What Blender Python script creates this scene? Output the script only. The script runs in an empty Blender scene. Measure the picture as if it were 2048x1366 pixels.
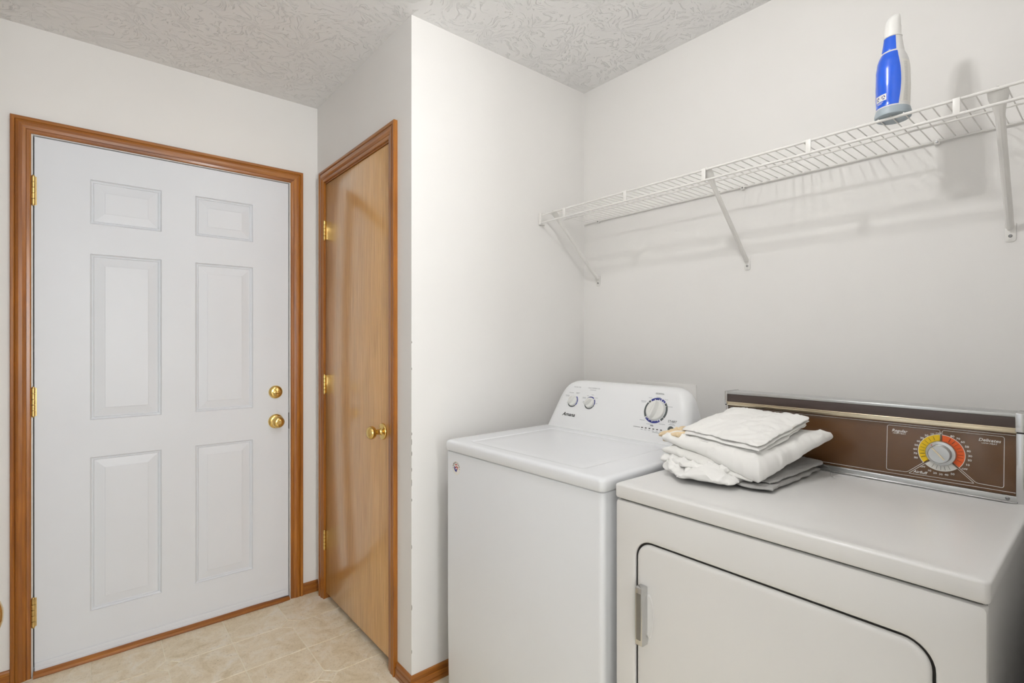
import bpy, bmesh, math, random
from mathutils import Vector, Matrix, noise

random.seed(7)
scene = bpy.context.scene
COL = scene.collection
PI = math.pi
R = math.radians

# ------------------------------------------------------------------ camera
cam_d = bpy.data.cameras.new('camera')
cam_d.sensor_width = 36.0
cam_d.lens = 1022.0 / 2048.0 * 36.0
cam_d.clip_start = 0.02
cam = bpy.data.objects.new('camera', cam_d)
COL.objects.link(cam)
cam.location = (-0.905, -2.6352, 1.265)
cam.rotation_euler = (R(90), 0, -math.asin(0.64))
scene.camera = cam

# ------------------------------------------------------------------ world (weak even fill, let in by the added hall window)
world = bpy.data.worlds.new('world')
scene.world = world
world.use_nodes = True
bg = world.node_tree.nodes['Background']
bg.inputs[0].default_value = (0.97, 0.985, 1.0, 1)
bg.inputs[1].default_value = 0.6
world.cycles.sampling_method = 'NONE'

# fill light added outside the made-up hallway window, to brighten the door side
fill_d = bpy.data.lights.new('hall_fill_light', 'AREA')
fill_d.shape = 'RECTANGLE'
fill_d.size, fill_d.size_y = 1.00, 1.50
fill_d.energy = 34.0
fill_d.color = (0.94, 0.975, 1.0)
fill_obj = bpy.data.objects.new('hall_fill_light', fill_d)
COL.objects.link(fill_obj)
fill_obj.location = (-0.66, -4.66, 1.40)
fill_obj.rotation_euler = (R(90), 0, 0)

LAMP_POWER = 32.5
scene.view_settings.view_transform = 'Standard'
scene.view_settings.look = 'None'
scene.view_settings.gamma = 1.0
scene.view_settings.exposure = 0.74
scene.view_settings.use_curve_mapping = False
scene.cycles.use_light_tree = False
scene.cycles.max_bounces = 7
scene.cycles.diffuse_bounces = 4
scene.cycles.glossy_bounces = 3
scene.cycles.transmission_bounces = 2

# ------------------------------------------------------------------ helpers
def lin(c):
    def f(v):
        v /= 255.0
        return v / 12.92 if v <= 0.04045 else ((v + 0.055) / 1.055) ** 2.4
    return (f(c[0]), f(c[1]), f(c[2]), 1.0)

def nodes_of(name):
    m = bpy.data.materials.new(name)
    m.use_nodes = True
    nt = m.node_tree
    return m, nt, nt.nodes['Principled BSDF']

def N(nt, kind, **kw):
    n = nt.nodes.new(kind)
    for k, v in kw.items():
        setattr(n, k, v)
    return n

def coords(nt, scale=(1, 1, 1)):
    tc = N(nt, 'ShaderNodeTexCoord')
    mp = N(nt, 'ShaderNodeMapping')
    mp.inputs['Scale'].default_value = scale
    nt.links.new(tc.outputs['Object'], mp.inputs['Vector'])
    return mp.outputs['Vector']

def ramp(nt, fac, stops):
    r = N(nt, 'ShaderNodeValToRGB')
    el = r.color_ramp.elements
    while len(el) < len(stops):
        el.new(0.5)
    for e, (p, c) in zip(el, stops):
        e.position = p
        e.color = c
    nt.links.new(fac, r.inputs['Fac'])
    return r.outputs['Color']

def plain(name, rgb, rough=0.5, metal=0.0, var=0.03, scale=12.0, bump=0.0, bscale=200.0, coat=0.0, spec=0.5, stretch=(1, 1, 1)):
    """a procedural material: base colour with faint noise variation and an optional fine bump"""
    m, nt, b = nodes_of(name)
    v = coords(nt, stretch)
    t = N(nt, 'ShaderNodeTexNoise')
    t.inputs['Scale'].default_value = scale
    t.inputs['Detail'].default_value = 4
    nt.links.new(v, t.inputs['Vector'])
    c = lin(rgb)
    lo = tuple(x * (1 - var) for x in c[:3]) + (1,)
    hi = tuple(min(1, x * (1 + var)) for x in c[:3]) + (1,)
    nt.links.new(ramp(nt, t.outputs['Fac'], [(0.3, lo), (0.7, hi)]), b.inputs['Base Color'])
    b.inputs['Roughness'].default_value = rough
    b.inputs['Metallic'].default_value = metal
    b.inputs['Coat Weight'].default_value = coat
    b.inputs['Coat Roughness'].default_value = 0.08
    b.inputs['Specular IOR Level'].default_value = spec
    if bump:
        t2 = N(nt, 'ShaderNodeTexNoise')
        t2.inputs['Scale'].default_value = bscale
        t2.inputs['Detail'].default_value = 3
        nt.links.new(v, t2.inputs['Vector'])
        bp = N(nt, 'ShaderNodeBump')
        bp.inputs['Strength'].default_value = bump
        bp.inputs['Distance'].default_value = 0.001
        nt.links.new(t2.outputs['Fac'], bp.inputs['Height'])
        nt.links.new(bp.outputs['Normal'], b.inputs['Normal'])
    return m

def wood(name, axis, dark, mid, light, rough=0.3, fine=60.0, coat=0.3, blot=0.5):
    """stained wood with the grain along axis 0/1/2"""
    m, nt, b = nodes_of(name)
    s = [fine, fine, fine]
    s[axis] = fine * 0.03
    v = coords(nt, tuple(s))
    t = N(nt, 'ShaderNodeTexNoise')
    t.inputs['Scale'].default_value = 1.0
    t.inputs['Detail'].default_value = 6
    t.inputs['Roughness'].default_value = 0.65
    t.inputs['Distortion'].default_value = 0.4
    nt.links.new(v, t.inputs['Vector'])
    col = ramp(nt, t.outputs['Fac'], [(0.25, lin(dark)), (0.5, lin(mid)), (0.75, lin(light))])
    s2 = [14.0, 14.0, 14.0]
    s2[axis] = 3.0
    v2 = coords(nt, tuple(s2))
    t2 = N(nt, 'ShaderNodeTexNoise')
    t2.inputs['Scale'].default_value = 1.0
    t2.inputs['Detail'].default_value = 4
    t2.inputs['Distortion'].default_value = 0.8
    nt.links.new(v2, t2.inputs['Vector'])
    bl = ramp(nt, t2.outputs['Fac'], [(0.3, (1 - blot * 0.5,) * 3 + (1,)), (0.6, (1, 1, 1, 1))])
    mx = N(nt, 'ShaderNodeMix', data_type='RGBA', blend_type='MULTIPLY')
    mx.inputs['Factor'].default_value = 1.0
    nt.links.new(col, mx.inputs[6])
    nt.links.new(bl, mx.inputs[7])
    nt.links.new(mx.outputs[2], b.inputs['Base Color'])
    b.inputs['Roughness'].default_value = rough
    b.inputs['Coat Weight'].default_value = coat
    b.inputs['Coat Roughness'].default_value = 0.18
    bp = N(nt, 'ShaderNodeBump')
    bp.inputs['Strength'].default_value = 0.15
    bp.inputs['Distance'].default_value = 0.0005
    nt.links.new(t.outputs['Fac'], bp.inputs['Height'])
    nt.links.new(bp.outputs['Normal'], b.inputs['Normal'])
    return m

def ceiling_mat():
    m, nt, b = nodes_of('stomped_ceiling_plaster')
    tc = N(nt, 'ShaderNodeTexCoord')
    nz = N(nt, 'ShaderNodeTexNoise')
    nz.inputs['Scale'].default_value = 6
    nt.links.new(tc.outputs['Object'], nz.inputs['Vector'])
    add = N(nt, 'ShaderNodeVectorMath', operation='MULTIPLY_ADD')
    nt.links.new(nz.outputs['Color'], add.inputs[0])
    add.inputs[1].default_value = (0.26, 0.26, 0)
    nt.links.new(tc.outputs['Object'], add.inputs[2])
    fl = N(nt, 'ShaderNodeVectorMath', operation='MULTIPLY')
    nt.links.new(add.outputs[0], fl.inputs[0])
    fl.inputs[1].default_value = (1, 1, 0)
    vo = N(nt, 'ShaderNodeTexVoronoi', voronoi_dimensions='2D')
    vo.inputs['Scale'].default_value = 5.0
    nt.links.new(fl.outputs[0], vo.inputs['Vector'])
    sub = N(nt, 'ShaderNodeVectorMath', operation='SUBTRACT')
    nt.links.new(fl.outputs[0], sub.inputs[0])
    nt.links.new(vo.outputs['Position'], sub.inputs[1])
    sp = N(nt, 'ShaderNodeSeparateXYZ')
    nt.links.new(sub.outputs[0], sp.inputs[0])
    at = N(nt, 'ShaderNodeMath', operation='ARCTAN2')
    nt.links.new(sp.outputs['Y'], at.inputs[0])
    nt.links.new(sp.outputs['X'], at.inputs[1])
    ln = N(nt, 'ShaderNodeVectorMath', operation='LENGTH')
    nt.links.new(sub.outputs[0], ln.inputs[0])
    cb = N(nt, 'ShaderNodeCombineXYZ')
    a1 = N(nt, 'ShaderNodeMath', operation='MULTIPLY')
    nt.links.new(at.outputs[0], a1.inputs[0])
    a1.inputs[1].default_value = 5.0
    r1 = N(nt, 'ShaderNodeMath', operation='MULTIPLY')
    nt.links.new(ln.outputs['Value'], r1.inputs[0])
    r1.inputs[1].default_value = 22
    nt.links.new(a1.outputs[0], cb.inputs[0])
    nt.links.new(r1.outputs[0], cb.inputs[1])
    spc = N(nt, 'ShaderNodeSeparateColor')
    nt.links.new(vo.outputs['Color'], spc.inputs[0])
    r2 = N(nt, 'ShaderNodeMath', operation='MULTIPLY')
    nt.links.new(spc.outputs[0], r2.inputs[0])
    r2.inputs[1].default_value = 40
    nt.links.new(r2.outputs[0], cb.inputs[2])
    st = N(nt, 'ShaderNodeTexNoise')
    st.inputs['Scale'].default_value = 1.5
    st.inputs['Detail'].default_value = 2.0
    st.inputs['Distortion'].default_value = 0.5
    nt.links.new(cb.outputs[0], st.inputs['Vector'])
    ridge = ramp(nt, st.outputs['Fac'], [(0.56, (0, 0, 0, 1)), (0.63, (1, 1, 1, 1)), (0.72, (0.3, 0.3, 0.3, 1))])
    f2 = N(nt, 'ShaderNodeTexNoise')
    f2.inputs['Scale'].default_value = 90
    nt.links.new(tc.outputs['Object'], f2.inputs['Vector'])
    mixh = N(nt, 'ShaderNodeMix', data_type='FLOAT')
    mixh.inputs[0].default_value = 0.12
    nt.links.new(ridge, mixh.inputs[2])
    nt.links.new(f2.outputs['Fac'], mixh.inputs[3])
    bp = N(nt, 'ShaderNodeBump')
    bp.inputs['Strength'].default_value = 0.6
    bp.inputs['Distance'].default_value = 0.0075
    nt.links.new(mixh.outputs[0], bp.inputs['Height'])
    nt.links.new(bp.outputs['Normal'], b.inputs['Normal'])
    b.inputs['Base Color'].default_value = lin((245, 244, 243))
    b.inputs['Roughness'].default_value = 0.55
    return m

def tile_mat():
    m, nt, b = nodes_of('beige_mottled_vinyl')
    v = coords(nt)
    oi = N(nt, 'ShaderNodeObjectInfo')
    ad = N(nt, 'ShaderNodeVectorMath', operation='MULTIPLY_ADD')
    cx = N(nt, 'ShaderNodeCombineXYZ')
    for i in range(3):
        nt.links.new(oi.outputs['Random'], cx.inputs[i])
    nt.links.new(cx.outputs[0], ad.inputs[0])
    ad.inputs[1].default_value = (9, 13, 17)
    nt.links.new(v, ad.inputs[2])
    big = N(nt, 'ShaderNodeTexNoise')
    big.inputs['Scale'].default_value = 9
    big.inputs['Detail'].default_value = 8
    big.inputs['Roughness'].default_value = 0.62
    big.inputs['Distortion'].default_value = 1.6
    nt.links.new(ad.outputs[0], big.inputs['Vector'])
    base = ramp(nt, big.outputs['Fac'], [(0.28, lin((224, 208, 174))), (0.47, lin((242, 229, 202))), (0.58, lin((248, 238, 216))), (0.75, lin((251, 245, 232)))])
    fine = N(nt, 'ShaderNodeTexNoise')
    fine.inputs['Scale'].default_value = 60
    fine.inputs['Detail'].default_value = 6
    fine.inputs['Distortion'].default_value = 2.5
    nt.links.new(ad.outputs[0], fine.inputs['Vector'])
    vein = ramp(nt, fine.outputs['Fac'], [(0.35, (0.84, 0.82, 0.78, 1)), (0.5, (1, 1, 1, 1)), (0.7, (1.0, 1.0, 1.0, 1))])
    mx = N(nt, 'ShaderNodeMix', data_type='RGBA', blend_type='MULTIPLY')
    mx.inputs['Factor'].default_value = 0.8
    nt.links.new(base, mx.inputs[6])
    nt.links.new(vein, mx.inputs[7])
    sp = N(nt, 'ShaderNodeTexVoronoi')
    sp.inputs['Scale'].default_value = 22
    nt.links.new(ad.outputs[0], sp.inputs['Vector'])
    dots = ramp(nt, sp.outputs['Distance'], [(0.035, (0.35, 0.28, 0.2, 1)), (0.06, (1, 1, 1, 1))])
    mx2 = N(nt, 'ShaderNodeMix', data_type='RGBA', blend_type='MULTIPLY')
    mx2.inputs['Factor'].default_value = 0.7
    nt.links.new(mx.outputs[2], mx2.inputs[6])
    nt.links.new(dots, mx2.inputs[7])
    nt.links.new(mx2.outputs[2], b.inputs['Base Color'])
    b.inputs['Roughness'].default_value = 0.45
    bp = N(nt, 'ShaderNodeBump')
    bp.inputs['Strength'].default_value = 0.12
    bp.inputs['Distance'].default_value = 0.001
    nt.links.new(fine.outputs['Fac'], bp.inputs['Height'])
    nt.links.new(bp.outputs['Normal'], b.inputs['Normal'])
    return m

def emit_mat(name, rgb, strength):
    m, nt, b = nodes_of(name)
    b.inputs['Base Color'].default_value = (0.9, 0.9, 0.88, 1)
    b.inputs['Emission Color'].default_value = rgb
    b.inputs['Emission Strength'].default_value = strength
    m.cycles.emission_sampling = 'NONE'
    return m

M = {}
M['wall'] = plain('off_white_wall_paint', (241, 239, 236), 0.6, var=0.012, scale=3, bump=0.06, bscale=260)
M['ceiling'] = ceiling_mat()
M['tile'] = tile_mat()
M['grout'] = plain('pale_cream_grout', (250, 242, 220), 0.6, var=0.04, scale=30)
M['doorwhite'] = plain('cool_white_door_enamel', (231, 234, 239), 0.36, var=0.012, scale=4, bump=0.03, bscale=120, spec=0.32)
M['jamb'] = plain('white_jamb_paint', (226, 225, 222), 0.45, var=0.02)
M['hallfloor'] = plain('pale_added_hall_floor', (206, 200, 190), 0.9, var=0.05, scale=60)
M['rubber'] = plain('black_weatherstrip', (28, 27, 26), 0.7)
M['pine_z'] = wood('stained_pine_upright', 2, (124, 64, 10), (170, 102, 28), (198, 132, 48), blot=0.45)
M['pine_x'] = wood('stained_pine_lengthwise', 0, (124, 64, 12), (166, 100, 32), (192, 128, 52), blot=0.45)
M['pine_y'] = wood('stained_pine_crosswise', 1, (124, 64, 12), (166, 100, 32), (192, 128, 52), blot=0.45)
M['oak'] = wood('varnished_oak_veneer', 2, (192, 136, 68), (224, 170, 98), (238, 192, 126), rough=0.28, fine=150.0, coat=1.0, blot=0.22)
M['brass'] = plain('polished_brass', (228, 196, 122), 0.16, 1.0, var=0.05)
M['brass_dull'] = plain('aged_brass', (214, 184, 120), 0.28, 1.0, var=0.12, scale=60)
M['steel'] = plain('zinc_screw_metal', (150, 150, 150), 0.35, 1.0)
M['wire'] = plain('white_vinyl_coated_wire', (236, 234, 230), 0.35, var=0.01)
M['enamel'] = plain('cool_white_enamel', (239, 241, 244), 0.24, var=0.008, scale=3)
M['plastic'] = plain('white_console_plastic', (243, 244, 245), 0.32, var=0.006, scale=3)
M['knob'] = plain('white_knob_plastic', (238, 238, 234), 0.25, var=0.006)
M['chip'] = plain('grey_paint_chip', (160, 156, 150), 0.8, var=0.2, scale=200)
M['groove_shade'] = plain('grey_groove_shade', (104, 102, 98), 0.8)  # shade colour for the dryer door groove, no real seal there
M['seam'] = plain('dark_seam', (48, 47, 45), 0.8)
M['almond'] = plain('almond_enamel', (233, 232, 230), 0.28, var=0.01, scale=3)
M['chrome'] = plain('chrome', (205, 205, 205), 0.16, 1.0, var=0.03)
M['brushed'] = plain('brushed_aluminium', (200, 202, 202), 0.3, 1.0, var=0.02, scale=80)
M['goldtrim'] = plain('champagne_gold_trim', (220, 208, 182), 0.25, 1.0, var=0.03)
M['brown'] = plain('brown_glass_panel', (104, 72, 45), 0.16, 0.0, var=0.10, scale=8, coat=0.4)
M['darkband'] = plain('dark_brown_band', (80, 68, 64), 0.35, 0.0, var=0.08, scale=90, stretch=(1, 0.1, 1))
M['print'] = plain('white_print', (240, 238, 232), 0.5, var=0.0)
M['yellow'] = plain('yellow_print', (243, 202, 18), 0.45, var=0.0)
M['orange'] = plain('orange_print', (236, 98, 34), 0.45, var=0.0)
M['black'] = plain('black_print', (30, 28, 28), 0.5, var=0.0)
M['blueprint'] = plain('navy_blue_print', (52, 60, 140), 0.45, var=0.0)
M['greyprint'] = plain('charcoal_print', (92, 98, 98), 0.5, var=0.0)
M['faint'] = plain('faint_grey_print', (150, 152, 156), 0.5, var=0.0)
M['pale'] = plain('pale_grey_print', (186, 186, 186), 0.5, var=0.0)
M['red'] = plain('red_print', (190, 50, 40), 0.5, var=0.0)
M['cotton'] = plain('white_cotton', (244, 243, 240), 0.9, var=0.015, scale=20, bump=0.12, bscale=700, spec=0.1)
M['cotton2'] = plain('soft_white_cotton', (238, 237, 233), 0.9, var=0.02, scale=20, bump=0.12, bscale=700, spec=0.1)
M['greycloth'] = plain('light_grey_seersucker', (180, 179, 177), 0.9, var=0.06, scale=160, bump=0.3, bscale=500, spec=0.1, stretch=(1, 6, 1))
M['tan'] = plain('cream_tan_cotton', (236, 214, 178), 0.9, var=0.10, scale=30, bump=0.1, bscale=600, spec=0.1)
M['blue'] = plain('bright_blue_label', (16, 96, 232), 0.18, var=0.06, scale=9, coat=0.5)
M['bottle'] = plain('white_bottle_plastic', (232, 231, 229), 0.3, var=0.01)
M['bottlebase'] = plain('blue_grey_bottle_base', (168, 180, 188), 0.4, var=0.03)
M['cap'] = plain('white_cap_plastic', (244, 243, 240), 0.35, var=0.005)
M['lampmetal'] = plain('white_lamp_metal', (230, 228, 224), 0.4)
M['lampglow'] = emit_mat('glowing_frosted_glass', (1.0, 0.995, 0.985, 1), 3.0)

def finish(name, me, mat, parent, smooth, angle=35):
    me.materials.append(M[mat] if isinstance(mat, str) else mat)
    if smooth:
        me.polygons.foreach_set('use_smooth', [True] * len(me.polygons))
        me.set_sharp_from_angle(angle=R(angle))
    o = bpy.data.objects.new(name, me)
    COL.objects.link(o)
    if parent is not None:
        o.parent = parent
    return o

def mk(name, verts, faces, mat, parent=None, smooth=True, angle=35, fix=True):
    me = bpy.data.meshes.new(name)
    me.from_pydata([tuple(v) for v in verts], [], faces)
    if fix:
        bm = bmesh.new()
        bm.from_mesh(me)
        bmesh.ops.recalc_face_normals(bm, faces=bm.faces)
        bm.to_mesh(me)
        bm.free()
    me.update()
    return finish(name, me, mat, parent, smooth, angle)

def box(name, lo, hi, mat, parent=None, bevel=0.0, seg=2):
    bm = bmesh.new()
    bmesh.ops.create_cube(bm, size=1.0)
    for v in bm.verts:
        v.co = Vector([lo[i] + (v.co[i] + 0.5) * (hi[i] - lo[i]) for i in range(3)])
    if bevel:
        bmesh.ops.bevel(bm, geom=list(bm.edges), offset=bevel, segments=seg, profile=0.5, affect='EDGES')
    me = bpy.data.meshes.new(name)
    bm.to_mesh(me)
    bm.free()
    return finish(name, me, mat, parent, bool(bevel), 50)

def loft(name, rings, mat, parent=None, cap0=True, cap1=True, closed=True, angle=35):
    n = len(rings[0])
    vs = [p for r in rings for p in r]
    fs = []
    for k in range(len(rings) - 1):
        for i in range(n if closed else n - 1):
            j = (i + 1) % n
            fs.append((k * n + i, k * n + j, (k + 1) * n + j, (k + 1) * n + i))
    if cap0:
        fs.append(tuple(range(n))[::-1])
    if cap1:
        fs.append(tuple((len(rings) - 1) * n + i for i in range(n)))
    return mk(name, vs, fs, mat, parent, True, angle)

def rr(a0, a1, b0, b1, r, n=6):
    """rounded rectangle, counter-clockwise, 4*(n+1) points"""
    r = max(1e-5, min(r, (a1 - a0) / 2 - 1e-5, (b1 - b0) / 2 - 1e-5))
    pts = []
    for cx, cy, s in ((a1 - r, b0 + r, -90), (a1 - r, b1 - r, 0), (a0 + r, b1 - r, 90), (a0 + r, b0 + r, 180)):
        for k in range(n + 1):
            t = R(s + 90.0 * k / n)
            pts.append((cx + r * math.cos(t), cy + r * math.sin(t)))
    return pts

class Frame:
    """a flat frame: u to the right, v up, n out of the surface"""
    def __init__(s, o, u, v):
        s.o, s.u, s.v = Vector(o), Vector(u).normalized(), Vector(v).normalized()
        s.n = s.u.cross(s.v).normalized()
    def p(s, u, v, n=0.0):
        return s.o + s.u * u + s.v * v + s.n * n
    def at(s, u, v, n=0.0):
        return Frame(s.p(u, v, n), s.u, s.v)

def lathe(name, fr, prof, mat, parent=None, seg=32, angle=40, su=1.0, sv=1.0):
    """prof: (radius, height along the normal)"""
    rings = []
    for r, h in prof:
        rings.append([fr.p(su * r * math.cos(2 * PI * k / seg), sv * r * math.sin(2 * PI * k / seg), h) for k in range(seg)])
    return loft(name, rings, mat, parent, angle=angle)

def tube(name, pts, rad, mat, parent=None, seg=8):
    pts = [Vector(p) for p in pts]
    rings = []
    for i, p in enumerate(pts):
        d = (pts[min(i + 1, len(pts) - 1)] - pts[max(i - 1, 0)]).normalized()
        a = Vector((0, 0, 1)) if abs(d.z) < 0.9 else Vector((1, 0, 0))
        x = d.cross(a).normalized()
        y = d.cross(x).normalized()
        rings.append([p + x * rad * math.cos(2 * PI * k / seg) + y * rad * math.sin(2 * PI * k / seg) for k in range(seg)])
    return loft(name, rings, mat, parent)

def plate(name, fr, pts2, mat, parent=None, n0=0.0, n1=0.0004):
    """a flat polygon with thickness laid in a frame"""
    return loft(name, [[fr.p(u, v, n0) for u, v in pts2], [fr.p(u, v, n1) for u, v in pts2]], mat, parent, angle=20)

def sector(name, fr, r0, r1, a0, a1, mat, parent, n1=0.0004, seg=24):
    """ring sector; angles in degrees clockwise from straight up"""
    vs, fs = [], []
    for k in range(seg + 1):
        t = R(a0 + (a1 - a0) * k / seg)
        for r in (r0, r1):
            for h in (0.0, n1):
                vs.append(fr.p(r * math.sin(t), r * math.cos(t), h))
    for k in range(seg):
        a, b = 4 * k, 4 * k + 4
        fs += [(a + 1, a + 3, b + 3, b + 1), (a, b, b + 2, a + 2), (a, a + 1, b + 1, b), (a + 2, b + 2, b + 3, a + 3)]
    fs += [(0, 2, 3, 1), (4 * seg, 4 * seg + 1, 4 * seg + 3, 4 * seg + 2)]
    return mk(name, vs, fs, mat, parent, False)

def stroke(name, fr, pts2, width, mat, parent, closed=False, n0=0.0, n1=0.0004):
    """a printed line of constant width through 2D points"""
    P = [Vector(p) for p in pts2]
    L, n = [], len(P)
    for i in range(n):
        a = P[(i - 1) % n] if (closed or i > 0) else P[i]
        c = P[(i + 1) % n] if (closed or i < n - 1) else P[i]
        d1 = (P[i] - a).normalized() if (P[i] - a).length > 1e-9 else (c - P[i]).normalized()
        d2 = (c - P[i]).normalized() if (c - P[i]).length > 1e-9 else d1
        nv = Vector((-(d1 + d2).y, (d1 + d2).x))
        nv = nv.normalized() if nv.length > 1e-6 else Vector((-d1.y, d1.x))
        k = max(0.4, nv.dot(Vector((-d1.y, d1.x))))
        L.append((P[i] + nv * width / 2 / k, P[i] - nv * width / 2 / k))
    vs = []
    for a, b in L:
        for q in (a, b):
            vs += [fr.p(q.x, q.y, n0), fr.p(q.x, q.y, n1)]
    fs = []
    for i in range(n if closed else n - 1):
        a, b = 4 * i, 4 * ((i + 1) % n)
        fs += [(a + 1, b + 1, b + 3, a + 3), (a, a + 2, b + 2, b), (a, b, b + 1, a + 1), (a + 2, a + 3, b + 3, b + 2)]
    return mk(name, vs, fs, mat, parent, False)

def text(name, fr, s, size, mat, parent, shear=0.0, bold=0.0, sx=1.0, n=0.0005, spacing=1.0):
    cu = bpy.data.curves.new('t', 'FONT')
    cu.body = s
    cu.align_x = 'CENTER'
    cu.align_y = 'CENTER'
    cu.size = 1.0
    cu.shear = shear
    cu.offset = bold
    cu.space_character = spacing
    cu.resolution_u = 3
    to = bpy.data.objects.new('t', cu)
    COL.objects.link(to)
    dg = bpy.context.evaluated_depsgraph_get()
    tm = bpy.data.meshes.new_from_object(to.evaluated_get(dg))
    vs = [fr.p(v.co.x * size * sx, v.co.y * size, n) for v in tm.vertices]
    fs = [tuple(p.vertices) for p in tm.polygons]
    bpy.data.objects.remove(to)
    bpy.data.curves.remove(cu)
    bpy.data.meshes.remove(tm)
    return mk(name, vs, fs, mat, parent, False, fix=False)

def thing(name, label, cat, loc=(0, 0, 0), rotz=0.0, kind=None, group=None):
    o = bpy.data.objects.new(name, None)
    o.empty_display_size = 0.1
    COL.objects.link(o)
    o.location = loc
    o.rotation_euler = (0, 0, rotz)
    return tag(o, label, cat, kind, group)

def tag(o, label, cat, kind=None, group=None):
    o['label'] = label
    o['category'] = cat
    if kind:
        o['kind'] = kind
    if group:
        o['group'] = group
    return o

def copy_to(src, parent, loc=None):
    c = src.copy()
    COL.objects.link(c)
    c.parent = parent
    if loc is not None:
        c.location = loc
    return c

# ------------------------------------------------------------------ room shell
XL, XR = -1.20, 0.921          # left wall, right wall
YN, YC = -2.58, -0.98          # near wall (with the doorway the photo is taken from), closet side wall
H = 2.449
T = 0.12

def wall_poly(name, pts, axis, a0, a1, label):
    """extrude an outline along axis; pts are (other axis, z)"""
    if axis == 1:
        rings = [[(p, a, z) for p, z in pts] for a in (a0, a1)]
    else:
        rings = [[(a, p, z) for p, z in pts] for a in (a0, a1)]
    n = len(pts)
    vs = rings[0] + rings[1]
    fs = [tuple(range(n)), tuple(range(2 * n - 1, n - 1, -1))]
    fs += [(i, (i + 1) % n, n + (i + 1) % n, n + i) for i in range(n)]
    return tag(mk(name, vs, fs, 'wall', None, False), label, 'wall', 'structure')

def opening(p0, p1, a, b, zt):
    return [(p0, 0), (a, 0), (a, zt), (b, zt), (b, 0), (p1, 0), (p1, H), (p0, H)]

D1L, D1R = -1.0595, -0.137      # clear width between the jambs of the entry door
wall_poly('wall_back', opening(XL, XR + T, D1L - 0.02, D1R + 0.02, 2.065), 1, 0.0, T, 'off-white painted wall around the white entry door')
D2A, D2B = -0.813, -0.114       # closet door opening in Y
wall_poly('wall_closet', opening(-0.98, 0.0, D2A - 0.018, D2B + 0.018, 2.062), 0, 0.0, 0.11, 'off-white narrow wall around the oak closet door')
wall_poly('wall_side', [(0.11, 0), (XR, 0), (XR, H), (0.11, H)], 1, YC, YC + 0.1, 'off-white closet side wall left of the washer')
wall_poly('wall_right', [(YN - T, 0), (0, 0), (0, H), (YN - T, H)], 0, XR, XR + T, 'off-white wall behind washer and dryer under the wire shelf')
wall_poly('wall_left', [(YN - T, 0), (T, 0), (T, H), (YN - T, H)], 0, XL - T, XL, 'off-white wall left of the white entry door')
DN0, DN1 = -1.055, -0.235
wall_poly('wall_front', opening(XL, XR, DN0, DN1, 2.06), 1, YN - T, YN, 'off-white near wall with the open doorway')
tag(box('ceiling', (XL - T, YN - T, H), (XR + T, T, H + 0.1), 'ceiling'), 'pale grey ceiling with stomped brush plaster texture', 'ceiling', 'structure')

# unseen hallway and end window, added to aim fill light through the doorway
HX0, HX1, HYE = -1.30, -0.02, -4.50
wall_poly('wall_added_hall_left', [(HYE, 0), (YN - T, 0), (YN - T, H), (HYE, H)], 0, HX0 - 0.1, HX0, 'off-white added hallway wall on the left behind the doorway')
wall_poly('wall_added_hall_right', [(HYE, 0), (YN - T, 0), (YN - T, H), (HYE, H)], 0, HX1, HX1 + 0.1, 'off-white added hallway wall on the right behind the doorway')
vs, fs = [], []
xa, xb, za, zb_ = -1.16, -0.16, 0.65, 2.15
for x0, x1, z0, z1 in ((HX0, xa, 0, H), (xb, HX1, 0, H), (xa, xb, 0, za), (xa, xb, zb_, H)):
    k = len(vs)
    vs += [(x, y, z) for y in (HYE, HYE - T) for x, z in ((x0, z0), (x1, z0), (x1, z1), (x0, z1))]
    fs += [(k, k + 1, k + 2, k + 3), (k + 7, k + 6, k + 5, k + 4)] + [(k + i, k + (i + 1) % 4, k + 4 + (i + 1) % 4, k + 4 + i) for i in range(4)]
tag(mk('wall_added_hall_end', vs, fs, 'wall', None, False, fix=False), 'off-white added hallway end wall with the fill light opening', 'wall', 'structure')
win = thing('added_window', 'white framed window added unseen at the end of the hallway for fill light', 'window', kind='structure')
for lo, hi in (((xa, za), (xa + 0.05, zb_)), ((xb - 0.05, za), (xb, zb_)), ((xa, za), (xb, za + 0.05)), ((xa, zb_ - 0.05), (xb, zb_)), ((xa, 1.385), (xb, 1.415))):
    box('window_frame', (lo[0], HYE - 0.09, lo[1]), (hi[0], HYE - 0.05, hi[1]), 'jamb', win, 0.004)
tag(box('floor_added_hall', (HX0, HYE, -0.10), (HX1, YN - T, 0.0), 'hallfloor'), 'pale added hallway floor behind the doorway', 'floor', 'structure')
tag(box('ceiling_added_hall', (HX0 - 0.1, HYE - T, H), (HX1 + 0.1, YN - T, H + 0.1), 'wall'), 'white added hallway ceiling behind the doorway', 'ceiling', 'structure')

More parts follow.
